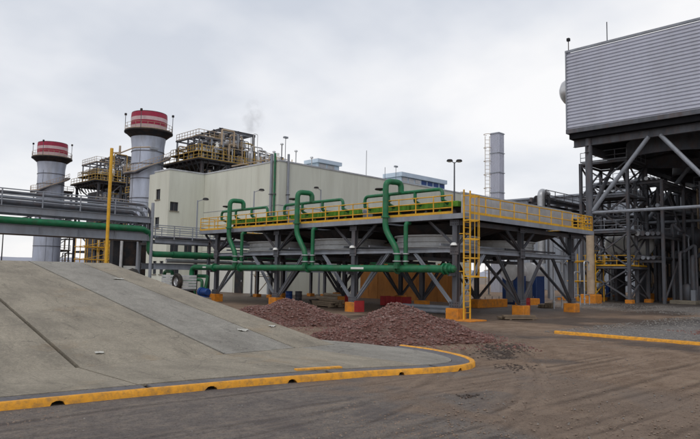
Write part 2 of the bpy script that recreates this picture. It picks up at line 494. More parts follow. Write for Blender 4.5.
ni, nj = GX.shape
verts = np.stack([GX.ravel(), GY.ravel(), Z.ravel()], 1)
idx = np.arange(ni * nj).reshape(ni, nj)
quads = np.stack([idx[:-1, :-1].ravel(), idx[1:, :-1].ravel(), idx[1:, 1:].ravel(), idx[:-1, 1:].ravel()], 1)
me = bpy.data.meshes.new('dirt_road')
me.vertices.add(len(verts)); me.vertices.foreach_set('co', verts.ravel())
me.loops.add(quads.size); me.loops.foreach_set('vertex_index', quads.ravel())
me.polygons.add(len(quads)); me.polygons.foreach_set('loop_start', np.arange(0, quads.size, 4))
me.polygons.foreach_set('use_smooth', np.ones(len(quads), dtype=bool))
me.update(); me.validate()
at = me.color_attributes.new('zone', 'FLOAT_COLOR', 'POINT')
at.data.foreach_set('color', np.stack([mud.ravel(), wet.ravel(), grav.ravel(), np.clip(.5 + .5 * TR - .5 * RM, 0, 1).ravel()], 1).astype(np.float32).ravel())
road = bpy.data.objects.new('dirt_road', me); COL.objects.link(road); tag(road, kind='structure')

mt = bpy.data.materials.new('road_dirt'); mt.use_nodes = True
t = mt.node_tree; b = t.nodes['Principled BSDF']; L = t.links.new
def nd(k, **kw):
    n = t.nodes.new(k)
    for a, v in kw.items(): setattr(n, a, v)
    return n
geo = nd('ShaderNodeNewGeometry')
zn = nd('ShaderNodeVertexColor'); zn.layer_name = 'zone'
sp = nd('ShaderNodeSeparateColor'); L(zn.outputs[0], sp.inputs[0])
def noise(s, d=6, r=.6):
    n = nd('ShaderNodeTexNoise'); n.inputs['Scale'].default_value = s; n.inputs['Detail'].default_value = d
    n.inputs['Roughness'].default_value = r; L(geo.outputs['Position'], n.inputs['Vector']); return n.outputs[0]
def ramp(f, p0, c0, p1, c1):
    n = nd('ShaderNodeValToRGB'); a = n.color_ramp.elements
    a[0].position = p0; a[1].position = p1; a[0].color = (*c0, 1); a[1].color = (*c1, 1); L(f, n.inputs[0]); return n.outputs[0]
def mixc(f, a, c):
    n = nd('ShaderNodeMix', data_type='RGBA')
    if isinstance(f, float): n.inputs[0].default_value = f
    else: L(f, n.inputs[0])
    L(a, n.inputs[6])
    if isinstance(c, tuple): n.inputs[7].default_value = (*c, 1)
    else: L(c, n.inputs[7])
    return n.outputs[2]
nf, nm, nl = noise(38, 8, .7), noise(6, 6, .65), noise(.9, 5)
nv = noise(95, 6, .75)
asph = ramp(nf, .32, (.090, .078, .074), .68, (.28, .245, .22))
asph = mixc(ramp(nm, .44, (0, 0, 0), .62, (.6, .6, .6)), asph, (.30, .25, .205))
asph = mixc(ramp(nl, .48, (0, 0, 0), .60, (.6, .6, .6)), asph, (.115, .10, .10))
mudc = ramp(nf, .32, (.125, .080, .055), .68, (.38, .27, .185))
mudc = mixc(ramp(nm, .42, (0, 0, 0), .64, (.7, .7, .7)), mudc, (.155, .095, .062))
mudc = mixc(ramp(nl, .45, (0, 0, 0), .58, (.65, .65, .65)), mudc, (.34, .245, .175))
gr = ramp(noise(22, 4, .8), .32, (.07, .066, .066), .68, (.33, .315, .30))
c = mixc(sp.outputs[0], asph, mudc)
c = mixc(sp.outputs[2], c, gr)
c = mixc(ramp(nv, .54, (0, 0, 0), .66, (.75, .75, .75)), c, (.05, .04, .035))
c = mixc(ramp(noise(15, 8, .85), .53, (0, 0, 0), .60, (.65, .65, .65)), c, (.055, .04, .033))
c = mixc(ramp(noise(19, 8, .85), .56, (0, 0, 0), .63, (.6, .6, .6)), c, (.29, .225, .18))
c = mixc(ramp(noise(60, 5, .8), .56, (0, 0, 0), .68, (.7, .7, .7)), c, (.36, .30, .25))

c = mixc(ramp(zn.outputs['Alpha'], .52, (0, 0, 0), .85, (.55, .55, .55)), c, (.065, .045, .034))
c = mixc(ramp(zn.outputs['Alpha'], .12, (.38, .38, .38), .46, (0, 0, 0)), c, (.35, .27, .20))
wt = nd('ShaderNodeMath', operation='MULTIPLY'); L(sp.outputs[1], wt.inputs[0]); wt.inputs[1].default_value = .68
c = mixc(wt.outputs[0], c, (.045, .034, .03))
L(c, b.inputs['Base Color'])
rg = nd('ShaderNodeMapRange'); L(sp.outputs[1], rg.inputs[0])
rg.inputs[3].default_value = .88; b.inputs['Specular IOR Level'].default_value = .25; rg.inputs[4].default_value = .45; L(rg.outputs[0], b.inputs['Roughness'])
bp = nd('ShaderNodeBump'); bp.inputs['Strength'].default_value = 1.0; bp.inputs['Distance'].default_value = .045
hm_ = nd('ShaderNodeMath', operation='MULTIPLY'); L(nm, hm_.inputs[0]); hm_.inputs[1].default_value = .35
hh = nd('ShaderNodeMath', operation='ADD'); L(nf, hh.inputs[0]); L(hm_.outputs[0], hh.inputs[1]); L(hh.outputs[0], bp.inputs['Height'])
L(bp.outputs[0], b.inputs['Normal'])
me.materials.append(mt)

# ------------------------------------------------------------------ hills on the horizon
h = MB()
pts = []
for k in range(60):
    a = R(20 + k * 2.2)
    d = 5200
    hz = 60 + 120 * (0.5 + 0.5 * math.sin(k * .55)) * (0.6 + 0.4 * math.sin(k * 1.7 + 1)) + 25 * math.sin(k * 2.9)
    pts.append((a, d, max(25, hz)))
n = len(pts)
for s, (dd, zz_) in enumerate(((0, 0), (500, 1), (1400, 0))):
    for a, d, hz in pts: h.v.append((math.cos(a) * (d + dd), math.sin(a) * (d + dd), -5 if zz_ == 0 else hz))
for s in range(2):
    for k in range(n - 1): h.f.append((s*n+k, (s+1)*n+k, (s+1)*n+k+1, s*n+k+1))
tag(h.build('hills', 'hill', None, True), kind='structure')

# ------------------------------------------------------------------ kerbs, apron and ramp
def resample(pts, step):
    pts = [V3((*p, 0)) for p in pts]
    res = []
    for i in range(len(pts) - 1):
        n = max(1, round((pts[i+1] - pts[i]).length / step))
        res += [pts[i].lerp(pts[i+1], k / n) for k in range(n)]
    return res + [pts[-1]]
def catmull(P, per=10):
    P = [P[0]] + list(P) + [P[-1]]
    res = []
    for i in range(1, len(P) - 2):
        for k in range(per):
            t_ = k / per
            res.append(tuple(.5 * (2*P[i][a] + (P[i+1][a]-P[i-1][a])*t_ + (2*P[i-1][a]-5*P[i][a]+4*P[i+1][a]-P[i+2][a])*t_**2
                       + (3*P[i][a]-P[i-1][a]-3*P[i+1][a]+P[i+2][a])*t_**3) for a in range(2)))
    return res + [P[-2]]
KERB = catmull([(-14, 13.6), (-5, 12.6), (0, 11.85), (3.25, 11.35), (7.35, 10.7), (10.2, 10.0), (12.2, 9.25), (13.4, 9.1), (14.3, 9.55),
                (14.95, 10.5), (15.35, 11.7), (15.45, 13.0)])
def kerb(line, width, height, notches, name):
    P = resample(line, .06)
    n = len(P); vs = []; fs = []
    side = []
    for i in range(n):
        a = (P[min(i+1, n-1)] - P[max(i-1, 0)]).normalized()
        side.append(V3((-a.y, a.x, 0)))          # to the left of travel = inside
    acc = 0
    for i in range(n):
        if i: acc += (P[i] - P[i-1]).length
        nz = 0.0
        for c_, w_ in notches:
            q = abs(acc - c_) / w_
            if q < 1: nz = max(nz, .085 * math.sqrt(1 - q * q))
        jit = (vnoise(np.array(acc / .8), np.array(3.3), 4) - .5) * .02 + (vnoise(np.array(acc / .17), np.array(1.3), 9) - .5) * .008
        ch = float(vnoise(np.array(acc / .22), np.array(7.7), 12)); chip = max(0, ch - .78) * .16
        hgt_ = height + (float(vnoise(np.array(acc / .5), np.array(2.2), 14)) - .5) * .012
        b0 = -.06 if nz <= 0 else nz
        for off, z in ((0, b0), (jit + .006 + chip * .4, hgt_ - .04 - chip), (.03 + jit + chip, hgt_ - .006 - chip * .5), (width * .5, hgt_), (width - .03, height - .006), (width, height - .03), (width, b0)):
            p = P[i] + side[i] * off; vs.append((p.x, p.y, z))
    for i in range(n - 1):
        for k in range(7):
            j = (k + 1) % 7
            fs.append((i*7+k, (i+1)*7+k, (i+1)*7+j, i*7+j))
    fs += [tuple(range(7)), tuple((n-1)*7 + k for k in range(6, -1, -1))]
    return tag(MB().add(vs, fs).build(name, 'kerb_yellow', None, True), kind='structure'), P, side
cum = [0.0]
for i in range(1, len(KERB)): cum.append(cum[-1] + math.dist(KERB[i], KERB[i-1]))
def along(x):                              # arc length where the kerb passes a given X
    for i in range(1, len(KERB)):
        if KERB[i-1][0] <= x <= KERB[i][0]:
            f_ = (x - KERB[i-1][0]) / (KERB[i][0] - KERB[i-1][0]); return cum[i-1] + f_ * (cum[i] - cum[i-1])
_, KP, KS = kerb(KERB, .15, .145, [(along(4.25), .13), (along(7.0), .13), (along(8.75), .11), (along(11.35), .09), (along(13.0), .08)], 'kerb')
kerb([(24.9, 12.7), (24.9, -16)], .22, .13, [], 'kerb')

APZ, FOOT, CREST, CZ, EDGE = .13, 14.4, 30.6, 2.68, 13.8
def rz(y):
    if y <= FOOT: return APZ
    if y <= CREST: return APZ + (CZ - APZ) * (y - FOOT) / (CREST - FOOT)
    if y <= 36: return CZ
    return max(0.0, CZ - .165 * (y - 36))
inner = [(p.x + s.x * .16, p.y + s.y * .16) for p, s in zip(KP, KS)]
gut = [(p.x + s.x * .62, p.y + s.y * .62) for p, s in zip(KP, KS)]
def front(line, x):
    for i in range(1, len(line)):
        if line[i-1][0] <= x <= line[i][0]:
            f_ = (x - line[i-1][0]) / (line[i][0] - line[i-1][0] + 1e-9); return line[i-1][1] * (1-f_) + line[i][1] * f_
    return 9.0
apron = tag(MB().prism([(-14, 13.9)] + [(p[0], p[1]) for p in inner[::4]] + [(15.0, 15.5), (13.8, 17), (13.8, FOOT + .1), (-14, FOOT + .1)], -.1, APZ - .06).build('concrete_apron', 'joint'), kind='structure')
J = .012
def slab(parent, poly, z1, thick, m):
    return MB().prism(poly, (lambda x, y: z1(x, y) - thick), z1).build('slab', m, parent)
zc = lambda x, y: APZ
tilt = lambda a, b: (lambda x, y: APZ + a * (x - 5) + b * (y - 12))
xs = [-14, -5.5, -0.2, 5.87, 9.75, 12.4]
for i in range(len(xs) - 1):
    x0, x1 = xs[i] + J, xs[i+1] - J
    line = [(x0, front(gut, x0))] + [q for q in gut[::3] if x0 < q[0] < x1 and q[1] < 14] + [(x1, front(gut, x1))]
    slab(apron, line + [(x1, FOOT - J), (x0, FOOT - J)], (lambda x, y, k=i: APZ + (.0, .004, -.003, .003, .0)[k]), .05, 'concrete')
# rounded nose of the apron
tipg = [q for q in gut if q[0] > 12.4 + J or (q[0] > 12.4 and q[1] > 12)]
k0 = next(i for i, q in enumerate(gut) if q[0] > 12.4 + J)
nose = gut[k0::3]
slab(apron, [(12.4 + J, front(gut, 12.42))] + nose + [(14.7, 14.4), (14.4, 15.8), (13.9, 16.9), (13.84, FOOT - J), (12.4 + J, FOOT - J)], (lambda x, y: APZ - .003), .05, 'concrete_new')
# gutter strips along the kerb
brk = [0] + [next(i for i, q in enumerate(inner) if q[0] > x) for x in (-5.5, -0.2, 5.87, 9.75, 12.4)] + [len(inner) - 1]
for i in range(len(brk) - 1):
    a_, b_ = brk[i] + 1, brk[i+1]
    A = inner[a_:b_:3] + [inner[b_ - 1]]
    B = [gut[a_ + 3*k] if a_ + 3*k < b_ else gut[b_ - 1] for k in range(len(A) - 1)] + [gut[b_ - 1]]
    B = [(q[0] * .97 + p[0] * .03, q[1] * .97 + p[1] * .03) for p, q in zip(A, B)]
    slab(apron, A + B[::-1], (lambda x, y: APZ - .012), .04, 'gutter_concrete')

prof = [(FOOT, 0), (CREST, CZ - .16), (36, CZ - .16), (52, -.05)]
rb = MB()
vs = []
for x in (-14, EDGE - .04):
    vs += [(x, FOOT + .02, -.1)] + [(x, y, rz(y) - .10) for y in (FOOT + .02, CREST, 36, 52)] + [(x, 52, -.1)]
fs = [tuple(range(6)), tuple(range(11, 5, -1))] + [(k, 6 + k, 6 + (k+1) % 6, (k+1) % 6) for k in range(6)]
ramp_o = tag(rb.add(vs, fs).build('concrete_ramp', 'joint'), kind='structure')
jx = [(-14, -14), (-5.5, -5.5), (-0.2, .6), (5.87, 7.0), (9.75, 9.95), (12.2, 12.3), (EDGE, EDGE)]
for i in range(len(jx) - 1):
    gp = .045 if i + 1 == 3 else .032
    gl = .045 if i == 3 else .032
    a0, a1, b0, b1 = jx[i][0] + gl, jx[i][1] + gl, jx[i+1][0] - gp, jx[i+1][1] - gp
    dz = (0, .0, -.02, .0, .006, .0)[i]
    m_ = 'concrete' if i != 4 else 'concrete_new'
    z_ = (lambda x, y, d=dz: rz(y) + d)
    slab(ramp_o, [(a0, FOOT + J), (b0, FOOT + J), (b1, CREST - J), (a1, CREST - J)], z_, .12, m_)
    slab(ramp_o, [(a1, CREST + J), (b1, CREST + J), (b1, 36 - J), (a1, 36 - J)], z_, .12, m_)
    slab(ramp_o, [(a1, 36 + J), (b1, 36 + J), (b1, 51.5), (a1, 51.5)], z_, .12, m_)

# loose board behind the kerb, paper scraps on the ramp
bd = MB().bbox((0, 0, 0), (1.15, .17, .035), .006).build('wooden_board', 'kerb_yellow', None, loc=(0, 0, 0))
bd.location = (9.35, 10.95, APZ + .004); bd.rotation_euler = (0, 0, R(-17))
tag(bd, 'flat yellow board lying on the concrete just behind the yellow kerb', 'board')
LIT = [((6.75, 15.35), .13, 'pale scrap with dark bits near the foot of the ramp, beside the wide joint'),
       ((12.05, 25.9), .26, 'white paper scrap high on the ramp slope'),
       ((11.9, 16.6), .22, 'white scrap low on the ramp near the gravel pile'),
       ((13.3, 16.9), .16, 'small white scrap at the ramp edge below the far gravel pile')]
for (x, y), s, lb in LIT:
    p = MB(); rnd = random.Random(int(x * 100))
    g5 = 5
    vv = [(x + (i/4 - .5) * s * 1.5 + rnd.uniform(-.01, .01), y + (j/4 - .5) * s + rnd.uniform(-.01, .01),
           rz(y + (j/4 - .5) * s) + .006 + rnd.uniform(0, .05) * s / .2) for i in range(g5) for j in range(g5)]
    vv2 = [(a, b_, c_ + .004) for a, b_, c_ in vv]
    ff = [(i*5+j, i*5+j+1, (i+1)*5+j+1, (i+1)*5+j) for i in range(4) for j in range(4)]
    p.add(vv, ff); p.add(vv2, [f_[::-1] for f_ in ff])
    tag(p.build('paper_scrap', 'paper', None, loc=(x, y, rz(y))), lb, 'litter', 'litter on the concrete ramp')

# ------------------------------------------------------------------ gravel
def stones(spots, rnd, flat=1.0):
    b = MB()
    for (x, y, z, s) in spots:
        a = rnd.uniform(0, 6.28); vs = []
        for k, (dx, dy, dz) in enumerate(((1,0,0),(0,1,0),(-1,0,0),(0,-1,0),(0,0,.75),(0,0,-.75))):
            q = s * rnd.uniform(.6, 1.25)
            vs.append((x + (dx * math.cos(a) - dy * math.sin(a)) * q, y + (dx * math.sin(a) + dy * math.cos(a)) * q, z + dz * q * flat))
        b.add(vs, [(0,1,4),(1,2,4),(2,3,4),(3,0,4),(1,0,5),(2,1,5),(3,2,5),(0,3,5)])
    return b
def gravel_pile(cx_, cy_, rx, ry, H, rot, label, seed, humps):
    o = None
    n = 90
    vs = []; fs = []
    ca, sa = math.cos(rot), math.sin(rot)
    u = np.linspace(-1.5, 1.5, n)
    U, W = np.meshgrid(u, u, indexing='ij')
    hgt = np.zeros(U.shape)
    for (hx, hy, hr, hh_) in humps:
        d = np.sqrt((U - hx)**2 + (W - hy)**2) / hr
        d = d * (1 + .55 * (fbm(U * 3, W * 3, 1.6, 4, seed) - .5))
        hgt = np.maximum(hgt, hh_ * np.clip(1.06 - np.sqrt(d * d * 1.0 + .012), 0, 1))
    hgt = hgt * H + (fbm(U * rx, W * ry, .7, 4, seed + 3) - .5) * .26 * (hgt > .01) + (fbm(U * rx, W * ry, .16, 2, seed + 7) - .5) * .05 * (hgt > .02)
    hgt = np.where(hgt <= .02, -.10, hgt)
    PX = cx_ + U * rx * ca - W * ry * sa; PY = cy_ + U * rx * sa + W * ry * ca
    b = MB(); b.v = [tuple(q) for q in np.stack([PX.ravel(), PY.ravel(), hgt.ravel()], 1)]
    for i in range(n - 1):
        for j in range(n - 1):
            if max(hgt[i, j], hgt[i+1, j], hgt[i, j+1], hgt[i+1, j+1]) > -.05: b.f.append((i*n+j, (i+1)*n+j, (i+1)*n+j+1, i*n+j+1))
    o = tag(b.build('gravel_pile', 'red_gravel', None, True, loc=(cx_, cy_, 0)), label, 'gravel pile', 'heaps of reddish gravel')
    rnd = random.Random(seed); sp_ = []
    while len(sp_) < 11000:
        i, j = rnd.randrange(n), rnd.randrange(n)
        if hgt[i, j] > 0 or rnd.random() < .10:
            sp_.append((PX[i, j] + rnd.uniform(-.04, .04), PY[i, j] + rnd.uniform(-.04, .04), max(hgt[i, j], -.0) + .005, rnd.choice((.010, .013, .016, .020, .026, .034, .045, .075)) * rnd.uniform(.8, 1.2)))
    tag(stones(sp_, rnd).build('stones', 'stone_red', o), kind='stuff')
    return o
gravel_pile(17.9, 15.3, 2.8, 2.3, 1.34, R(-43), 'larger heap of reddish gravel right behind the rounded kerb end', 3, [(0, 0, 1, 1), (.45, .05, .75, .66), (-.55, -.2, .65, .5)])
gravel_pile(18.9, 23.0, 2.75, 2.1, 1.2, R(-45), 'smaller heap of reddish gravel beside the ramp edge', 8, [(0, 0, 1, 1), (.5, -.05, .75, .6), (-.5, .2, .8, .7)])
gravel_pile(31.6, 7.3, 1.6, 1.3, .75, R(-40), 'low gravel heap at the right edge behind the kerb', 5, [(0, 0, 1, 1), (.4, 0, .7, .7)])
rnd = random.Random(5); sp_ = []
for k in range(9000):
    x, y = rnd.uniform(3, 27), rnd.uniform(-4, 20)
    if rnd.random() > .18 + .8 * float(fbm(np.array(x), np.array(y), 2.5, 3, 77)) ** 2: continue
    if x < 15.8 and y > 9 and y > 11.9 - (x - 3) * .3 - .5: continue
    sp_.append((x, y, .01, rnd.choice((.007, .009, .012, .016, .024))))
tag(stones(sp_, rnd).build('loose_stones', 'stone_grey'), 'loose pebbles scattered over the muddy road', 'pebbles', kind='stuff')
sp_ = []
for k in range(30000):
    D_ = 8.2 + 20 * rnd.random() ** 1.6
    l_ = rnd.uniform(-.62, .62) * D_
    x, y = (D_ + l_) * .7071, (D_ - l_) * .7071
    if x < 15.9 and y > 8.9 and y > 11.9 - (x - 3) * .3 - .4: continue
    if x > 24.7 or y > 19: continue
    if rnd.random() > .12 + 1.2 * float(fbm(np.array(x), np.array(y), 1.3, 3, 15)) ** 3: continue
    sp_.append((x, y, .006, rnd.choice((.006, .008, .011, .015, .02, .028))))
tag(stones(sp_, rnd, .7).build('soil_crumbs', 'soil'), 'brown soil crumbs churned over the yard in front of the kerb', 'soil', kind='stuff')
sp_ = []
for k in range(9000):
    x, y = rnd.uniform(25.2, 44), rnd.uniform(-6, 13.5)
    if rnd.random() < .25: x, y = rnd.uniform(46, 60), rnd.uniform(6, 27)
    sp_.append((x, y, .015, rnd.choice((.025, .035, .045, .06))))
tag(stones(sp_, rnd, .8).build('grey_gravel', 'stone_grey'), 'loose grey gravel spread behind the straight yellow kerb at right', 'gravel', kind='stuff')
sp_ = []
for (x, y, r_, n_) in ((17.2, 10.6, .9, 260), (18.6, 11.3, .9, 280), (16.2, 9.9, .6, 150), (14.6, 8.6, .6, 120), (10.4, 7.1, .25, 40)):
    for k in range(n_): sp_.append((x + rnd.gauss(0, r_ * .55), y + rnd.gauss(0, r_ * .4), .015, rnd.choice((.012, .018, .025, .035, .05))))
tag(stones(sp_, rnd, .45).build('mud_clods', 'mud_clod'), 'dark wet mud clods churned up on the road by the kerb end', 'mud', kind='stuff')

# ------------------------------------------------------------------ air cooler (fin-fan platform)
CX = [28.6, 35.5, 42.4]
CY = [20.3, 28.13, 35.97, 43.8]
DX0, DX1, DY0, DY1 = 28.1, 44.3, 19.5, 45.8
DZ = 5.73
ac = thing('air_cooler', 'long raised air cooler deck on grey braced columns with yellow railing', 'air cooler', (DX0, DY0, 0))
col0 = None
for i, x in enumerate(CX):
    for j, y in enumerate(CY):
        if col0 is None:
            col0 = MB().isec((x, y, .58), (x, y, 5.42), .30, .30, (1, 0, 0)).build('column', 'steel', ac)
            pl0 = MB().box((x - .24, y - .24, .60), (x + .24, y + .24, .635)).build('base_plate', 'steel', ac)
            o0 = V3((x, y, 0))
        else:
            piece(col0, V3((x, y, 0)) - o0); piece(pl0, V3((x, y, 0)) - o0)
        hgt = (.60, .60, .60)[i]
        MB().bbox((x - .41, y - .41, -.12), (x + .41, y + .41, .60), .03).build('footing', 'orange', ac)
# a few footings carry red boarding on one side
for (x, y) in ((28.6, 28.13), (35.5, 35.97)):
    MB().box((x - .38, y - .47, -.05), (x + .47, y - .415, .70)).build('shutter_board', 'red', ac)
ring_z = 3.78
for j, y in enumerate(CY):
    for i in range(2):
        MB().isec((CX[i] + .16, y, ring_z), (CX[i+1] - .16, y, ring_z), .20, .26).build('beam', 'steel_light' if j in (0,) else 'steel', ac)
        MB().isec((CX[i] + .16, y, 5.32), (CX[i+1] - .16, y, 5.32), .20, .26).build('beam', 'steel', ac)
    MB().isec((CX[2] + .16, y, 5.32), (DX1, y, 5.32), .20, .26).build('beam', 'steel', ac)
for i, x in enumerate(CX):
    for j in range(3):
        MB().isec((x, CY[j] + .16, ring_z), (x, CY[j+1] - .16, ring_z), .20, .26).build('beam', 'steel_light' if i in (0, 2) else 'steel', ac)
        MB().isec((x, CY[j] + .16, 5.58), (x, CY[j+1] - .16, 5.58), .20, .24).build('beam', 'steel', ac)
    MB().isec((x, CY[3] + .16, 5.58), (x, DY1, 5.58), .20, .24).build('beam', 'steel', ac)
def brace(p, q, w=.15, m='steel'): MB().isec(p, q, w, w, (0, 0, 1), .02).build('brace', m, ac)
for i, x in enumerate(CX):
    for j, y in enumerate(CY):
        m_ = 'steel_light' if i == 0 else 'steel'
        for s in (-1, 1):
            if not (j == 0 and s < 0) and not (j == 3 and s > 0):
                brace((x, y + s * .12, .66), (x, y + s * 2.9, ring_z - .14), .16, m_)
            if not (j == 0 and s < 0):
                brace((x, y + s * .15, 4.05), (x, y + s * 1.85, 5.46), .13)
            if not (i == 0 and s < 0) and not (i == 2 and s > 0):
                brace((x + s * .12, y, .66), (x + s * 2.75, y, ring_z - .14), .16, m_)
            if not (i == 0 and s < 0):
                brace((x + s * .15, y, 4.05), (x + s * 1.65, y, 5.18), .13)
for j, y in enumerate(CY):
    for x in CX[:1] + CX[1:2] * (j == 0) + CX[2:3] * (j == 0):
        ax_ = 0 if x == CX[0] else 1
        for z0, z1, w_ in ((.64, .95, .34), (3.52, 4.12, .28), (5.12, 5.44, .30)):
            a_ = (x - .172, y - w_, z0) if ax_ == 0 else (x - w_, y - .172, z0)
            b_ = (x - .157, y + w_, z1) if ax_ == 0 else (x + w_, y - .157, z1)
            gs = MB().box(a_, b_).build('gusset_plate', 'steel', ac)
            bl = MB()
            for q in (-.7, -.25, .25, .7):
                for zf in (.25, .75):
                    p_ = (x - .172, y + q * w_, z0 + zf * (z1 - z0)) if ax_ == 0 else (x + q * w_, y - .172, z0 + zf * (z1 - z0))
                    bl.box((p_[0] - .02 - .0, p_[1] - .02, p_[2] - .02), (p_[0] + .02 * (ax_ == 1), p_[1] + .02 * (ax_ == 0), p_[2] + .02))
            bl.build('bolts', 'steel_dark', gs)
# deck walkways with fascia
def deck_strip(a, b_): MB().box((a[0], a[1], 5.71), (b_[0], b_[1], DZ + .02)).build('walkway', 'steel', ac)
deck_strip((DX0, DY0), (DX0 + 1.15, DY1)); deck_strip((DX1 - 1.15, DY0), (DX1, DY1))
deck_strip((DX0 + 1.16, DY0), (DX1 - 1.16, DY0 + 1.1)); deck_strip((DX0 + 1.16, DY1 - 1.1), (DX1 - 1.16, DY1))
fz0, fz1 = 5.46, 5.74
for a, b_ in (((DX0 - .03, DY0 - .03), (DX0, DY1 + .03)), ((DX1, DY0 - .03), (DX1 + .03, DY1 + .03)), ((DX0 + .002, DY0 - .03), (DX1 - .002, DY0)), ((DX0 + .002, DY1), (DX1 - .002, DY1 + .03))):
    MB().box((*a, fz0), (*b_, fz1)).build('fascia', 'steel_light', ac)
for j in range(3):
    for k in range(7):
        y = CY[j] + .8 + k * 1.02
        MB().lathe((29.55, y, 5.78), [(0, 0), (.16, 0), (.16, .3), (.07, .34), (.07, .42), (0, .42)], 10).build('nozzle', ('steel_dark', 'green_box', 'steel')[k % 3], ac)
railing(ac, [(DX0 + .05, DY0 + .75, DZ + .02), (DX0 + .05, DY1 - .05, DZ + .02)], 1.02, 1.3, 'yellow', .034, True, True, 2)
railing(ac, [(DX0 + .05, DY1 - .05, DZ + .02), (DX1 - .05, DY1 - .05, DZ + .02)], 1.02, 1.3)
railing(ac, [(DX0 + .75, DY0 + .05, DZ + .02), (DX1 - .05, DY0 + .05, DZ + .02)], 1.02, 1.5)
railing(ac, [(DX1 - .05, DY0 + .05, DZ + .02), (DX1 - .05, DY1 - .05, DZ + .02)], 1.02, 1.5)
# far right corner has denser extra guard rails
railing(ac, [(DX1 - 2.2, DY0 + .12, DZ + .02), (DX1 - .12, DY0 + .12, DZ + .02), (DX1 - .12, DY0 + 2, DZ + .02)], 1.02, .5, 'yellow', .035, True, False, 3)
# tube bundles, plenums, fans
BX0, BX1 = 29.45, 43.05
for j in range(3):
    y0, y1 = CY[j] + .35, CY[j+1] - .35
    for k in range(2):
        ya, yb = y0 + k * (y1 - y0) / 2 + .06, y0 + (k + 1) * (y1 - y0) / 2 - .06
        bz = 5.80
        bd_ = MB().box((BX0 + .35, ya, bz), (BX1 - .35, yb, bz + .62)).build('tube_bundle', 'steel_dark', ac)
        for sx in (ya - .012, yb - .028):
            MB().box((BX0 + .32, sx, bz - .02), (BX1 - .32, sx + .04, bz + .80)).build('side_frame', 'steel_light', bd_)
        hb = MB().bbox((BX0 - .12, ya + .02, bz + .50), (BX0 + .30, yb - .02, bz + .82), .03).build('header_box', 'green_box', ac)
        for q in range(9):
            yy = ya + .25 + q * (yb - ya - .5) / 8
            MB().box((BX0 - .15, yy - .035, bz + .54), (BX0 - .123, yy + .035, bz + .77)).build('stiffener', 'green_box', hb)
        MB().bbox((BX1 - .30, ya + .02, bz + .08), (BX1 + .12, yb - .02, bz + .80), .03).build('header_box', 'green_box', ac)
    for i in range(2):
        cx_, cy_ = (CX[i] + CX[i+1]) / 2, (CY[j] + CY[j+1]) / 2
        fr = MB().lathe((cx_, cy_, 4.18), [(2.60, -.16), (2.46, -.1), (2.42, .25), (2.42, .58), (2.50, .60), (2.70, .60), (2.70, .52), (2.52, .50), (2.52, .26), (2.62, .25), (2.62, .19), (2.52, .18), (2.54, -.06), (2.72, -.10), (2.72, -.16), (2.60, -.16)], 40).build('fan_ring', 'ring_metal', ac)
        # tapered plenum between ring and bundle
        hx_, hy_ = 3.2, 3.45
        vs = [(cx_ + 2.60 * math.cos(a_), cy_ + 2.60 * math.sin(a_), 4.79) for a_ in [2*math.pi*k/32 for k in range(32)]]
        top = []
        for k in range(32):
            a_ = 2 * math.pi * k / 32
            c_, s_ = math.cos(a_), math.sin(a_); q = min(hx_ / abs(c_) if abs(c_) > 1e-6 else 1e9, hy_ / abs(s_) if abs(s_) > 1e-6 else 1e9)
            top.append((cx_ + c_ * q, cy_ + s_ * q, 5.30))
        MB().add(vs + top, [(k, (k+1) % 32, 32 + (k+1) % 32, 32 + k) for k in range(32)]).build('plenum', 'steel_dark', ac)
        MB().lathe((cx_, cy_, 4.30), [(0, 0), (.28, 0), (.28, .22), (0, .22)], 14).build('fan_hub', 'steel_dark', ac)
        for k in range(6):
            a_ = k * math.pi / 3 + .2
            c_, s_ = math.cos(a_), math.sin(a_)
            bl = MB()
            vsb = []
            for rr, w_, tw in ((.26, .12, .10), (1.0, .24, .08), (2.35, .20, .03)):
                for sg in (-1, 1):
                    for dz in (-.012, .012):
                        vsb.append((cx_ + c_ * rr - s_ * w_ * sg, cy_ + s_ * rr + c_ * w_ * sg, 4.41 + sg * tw + dz))
            fsb = []
            for r_ in (0, 4):
                fsb += [(r_, r_+2, r_+6, r_+4), (r_+1, r_+5, r_+7, r_+3), (r_, r_+4, r_+5, r_+1), (r_+2, r_+3, r_+7, r_+6)]
            bl.add(vsb, fsb + [(0, 1, 3, 2), (8, 10, 11, 9)]).build('fan_blade', 'steel_dark', ac)
        MB().lathe((cx_, cy_, 3.50), [(0, 0), (.22, 0), (.24, .05), (.24, .55), (.10, .60), (.06, .80), (0, .80)], 14).build('motor', 'steel_dark', ac, True)
        MB().isec((cx_ - 3.28, cy_, 3.38), (cx_ + 3.28, cy_, 3.38), .18, .22).build('motor_beam', 'steel', ac)
        # fan-ring hanger beams
        for s in (-1, 1):
            MB().bar((CX[i] + .1, cy_ + s * 2.75, 4.12), (CX[i+1] - .1, cy_ + s * 2.75, 4.12), .10, .12).build('hanger_beam', 'steel_light' if i == 0 else 'steel', ac)
for (x, y) in ((28.38, 20.3), (28.38, 28.13), (28.38, 35.97)):
    fl = MB().lathe((x, y, 4.02), [(0, .16), (.10, .15), (.17, .08), (.20, 0), (0, 0)], 12).build('floodlight', 'lamp_white', ac, True)
    MB().bar((x, y, 4.15), (x + .14, y, 4.15), .04).build('bracket', 'steel', fl)

for k in range(9):
    x = 29.5 + k * 1.5
    MB().box((x + .01, 20.52, 5.78), (x + 1.49, 20.60, 7.02)).build('end_panel', 'insulation', ac)
MB().box((29.45, 20.50, 7.03), (43.05, 20.64, 7.12)).build('end_panel_cap', 'galvanised', ac)

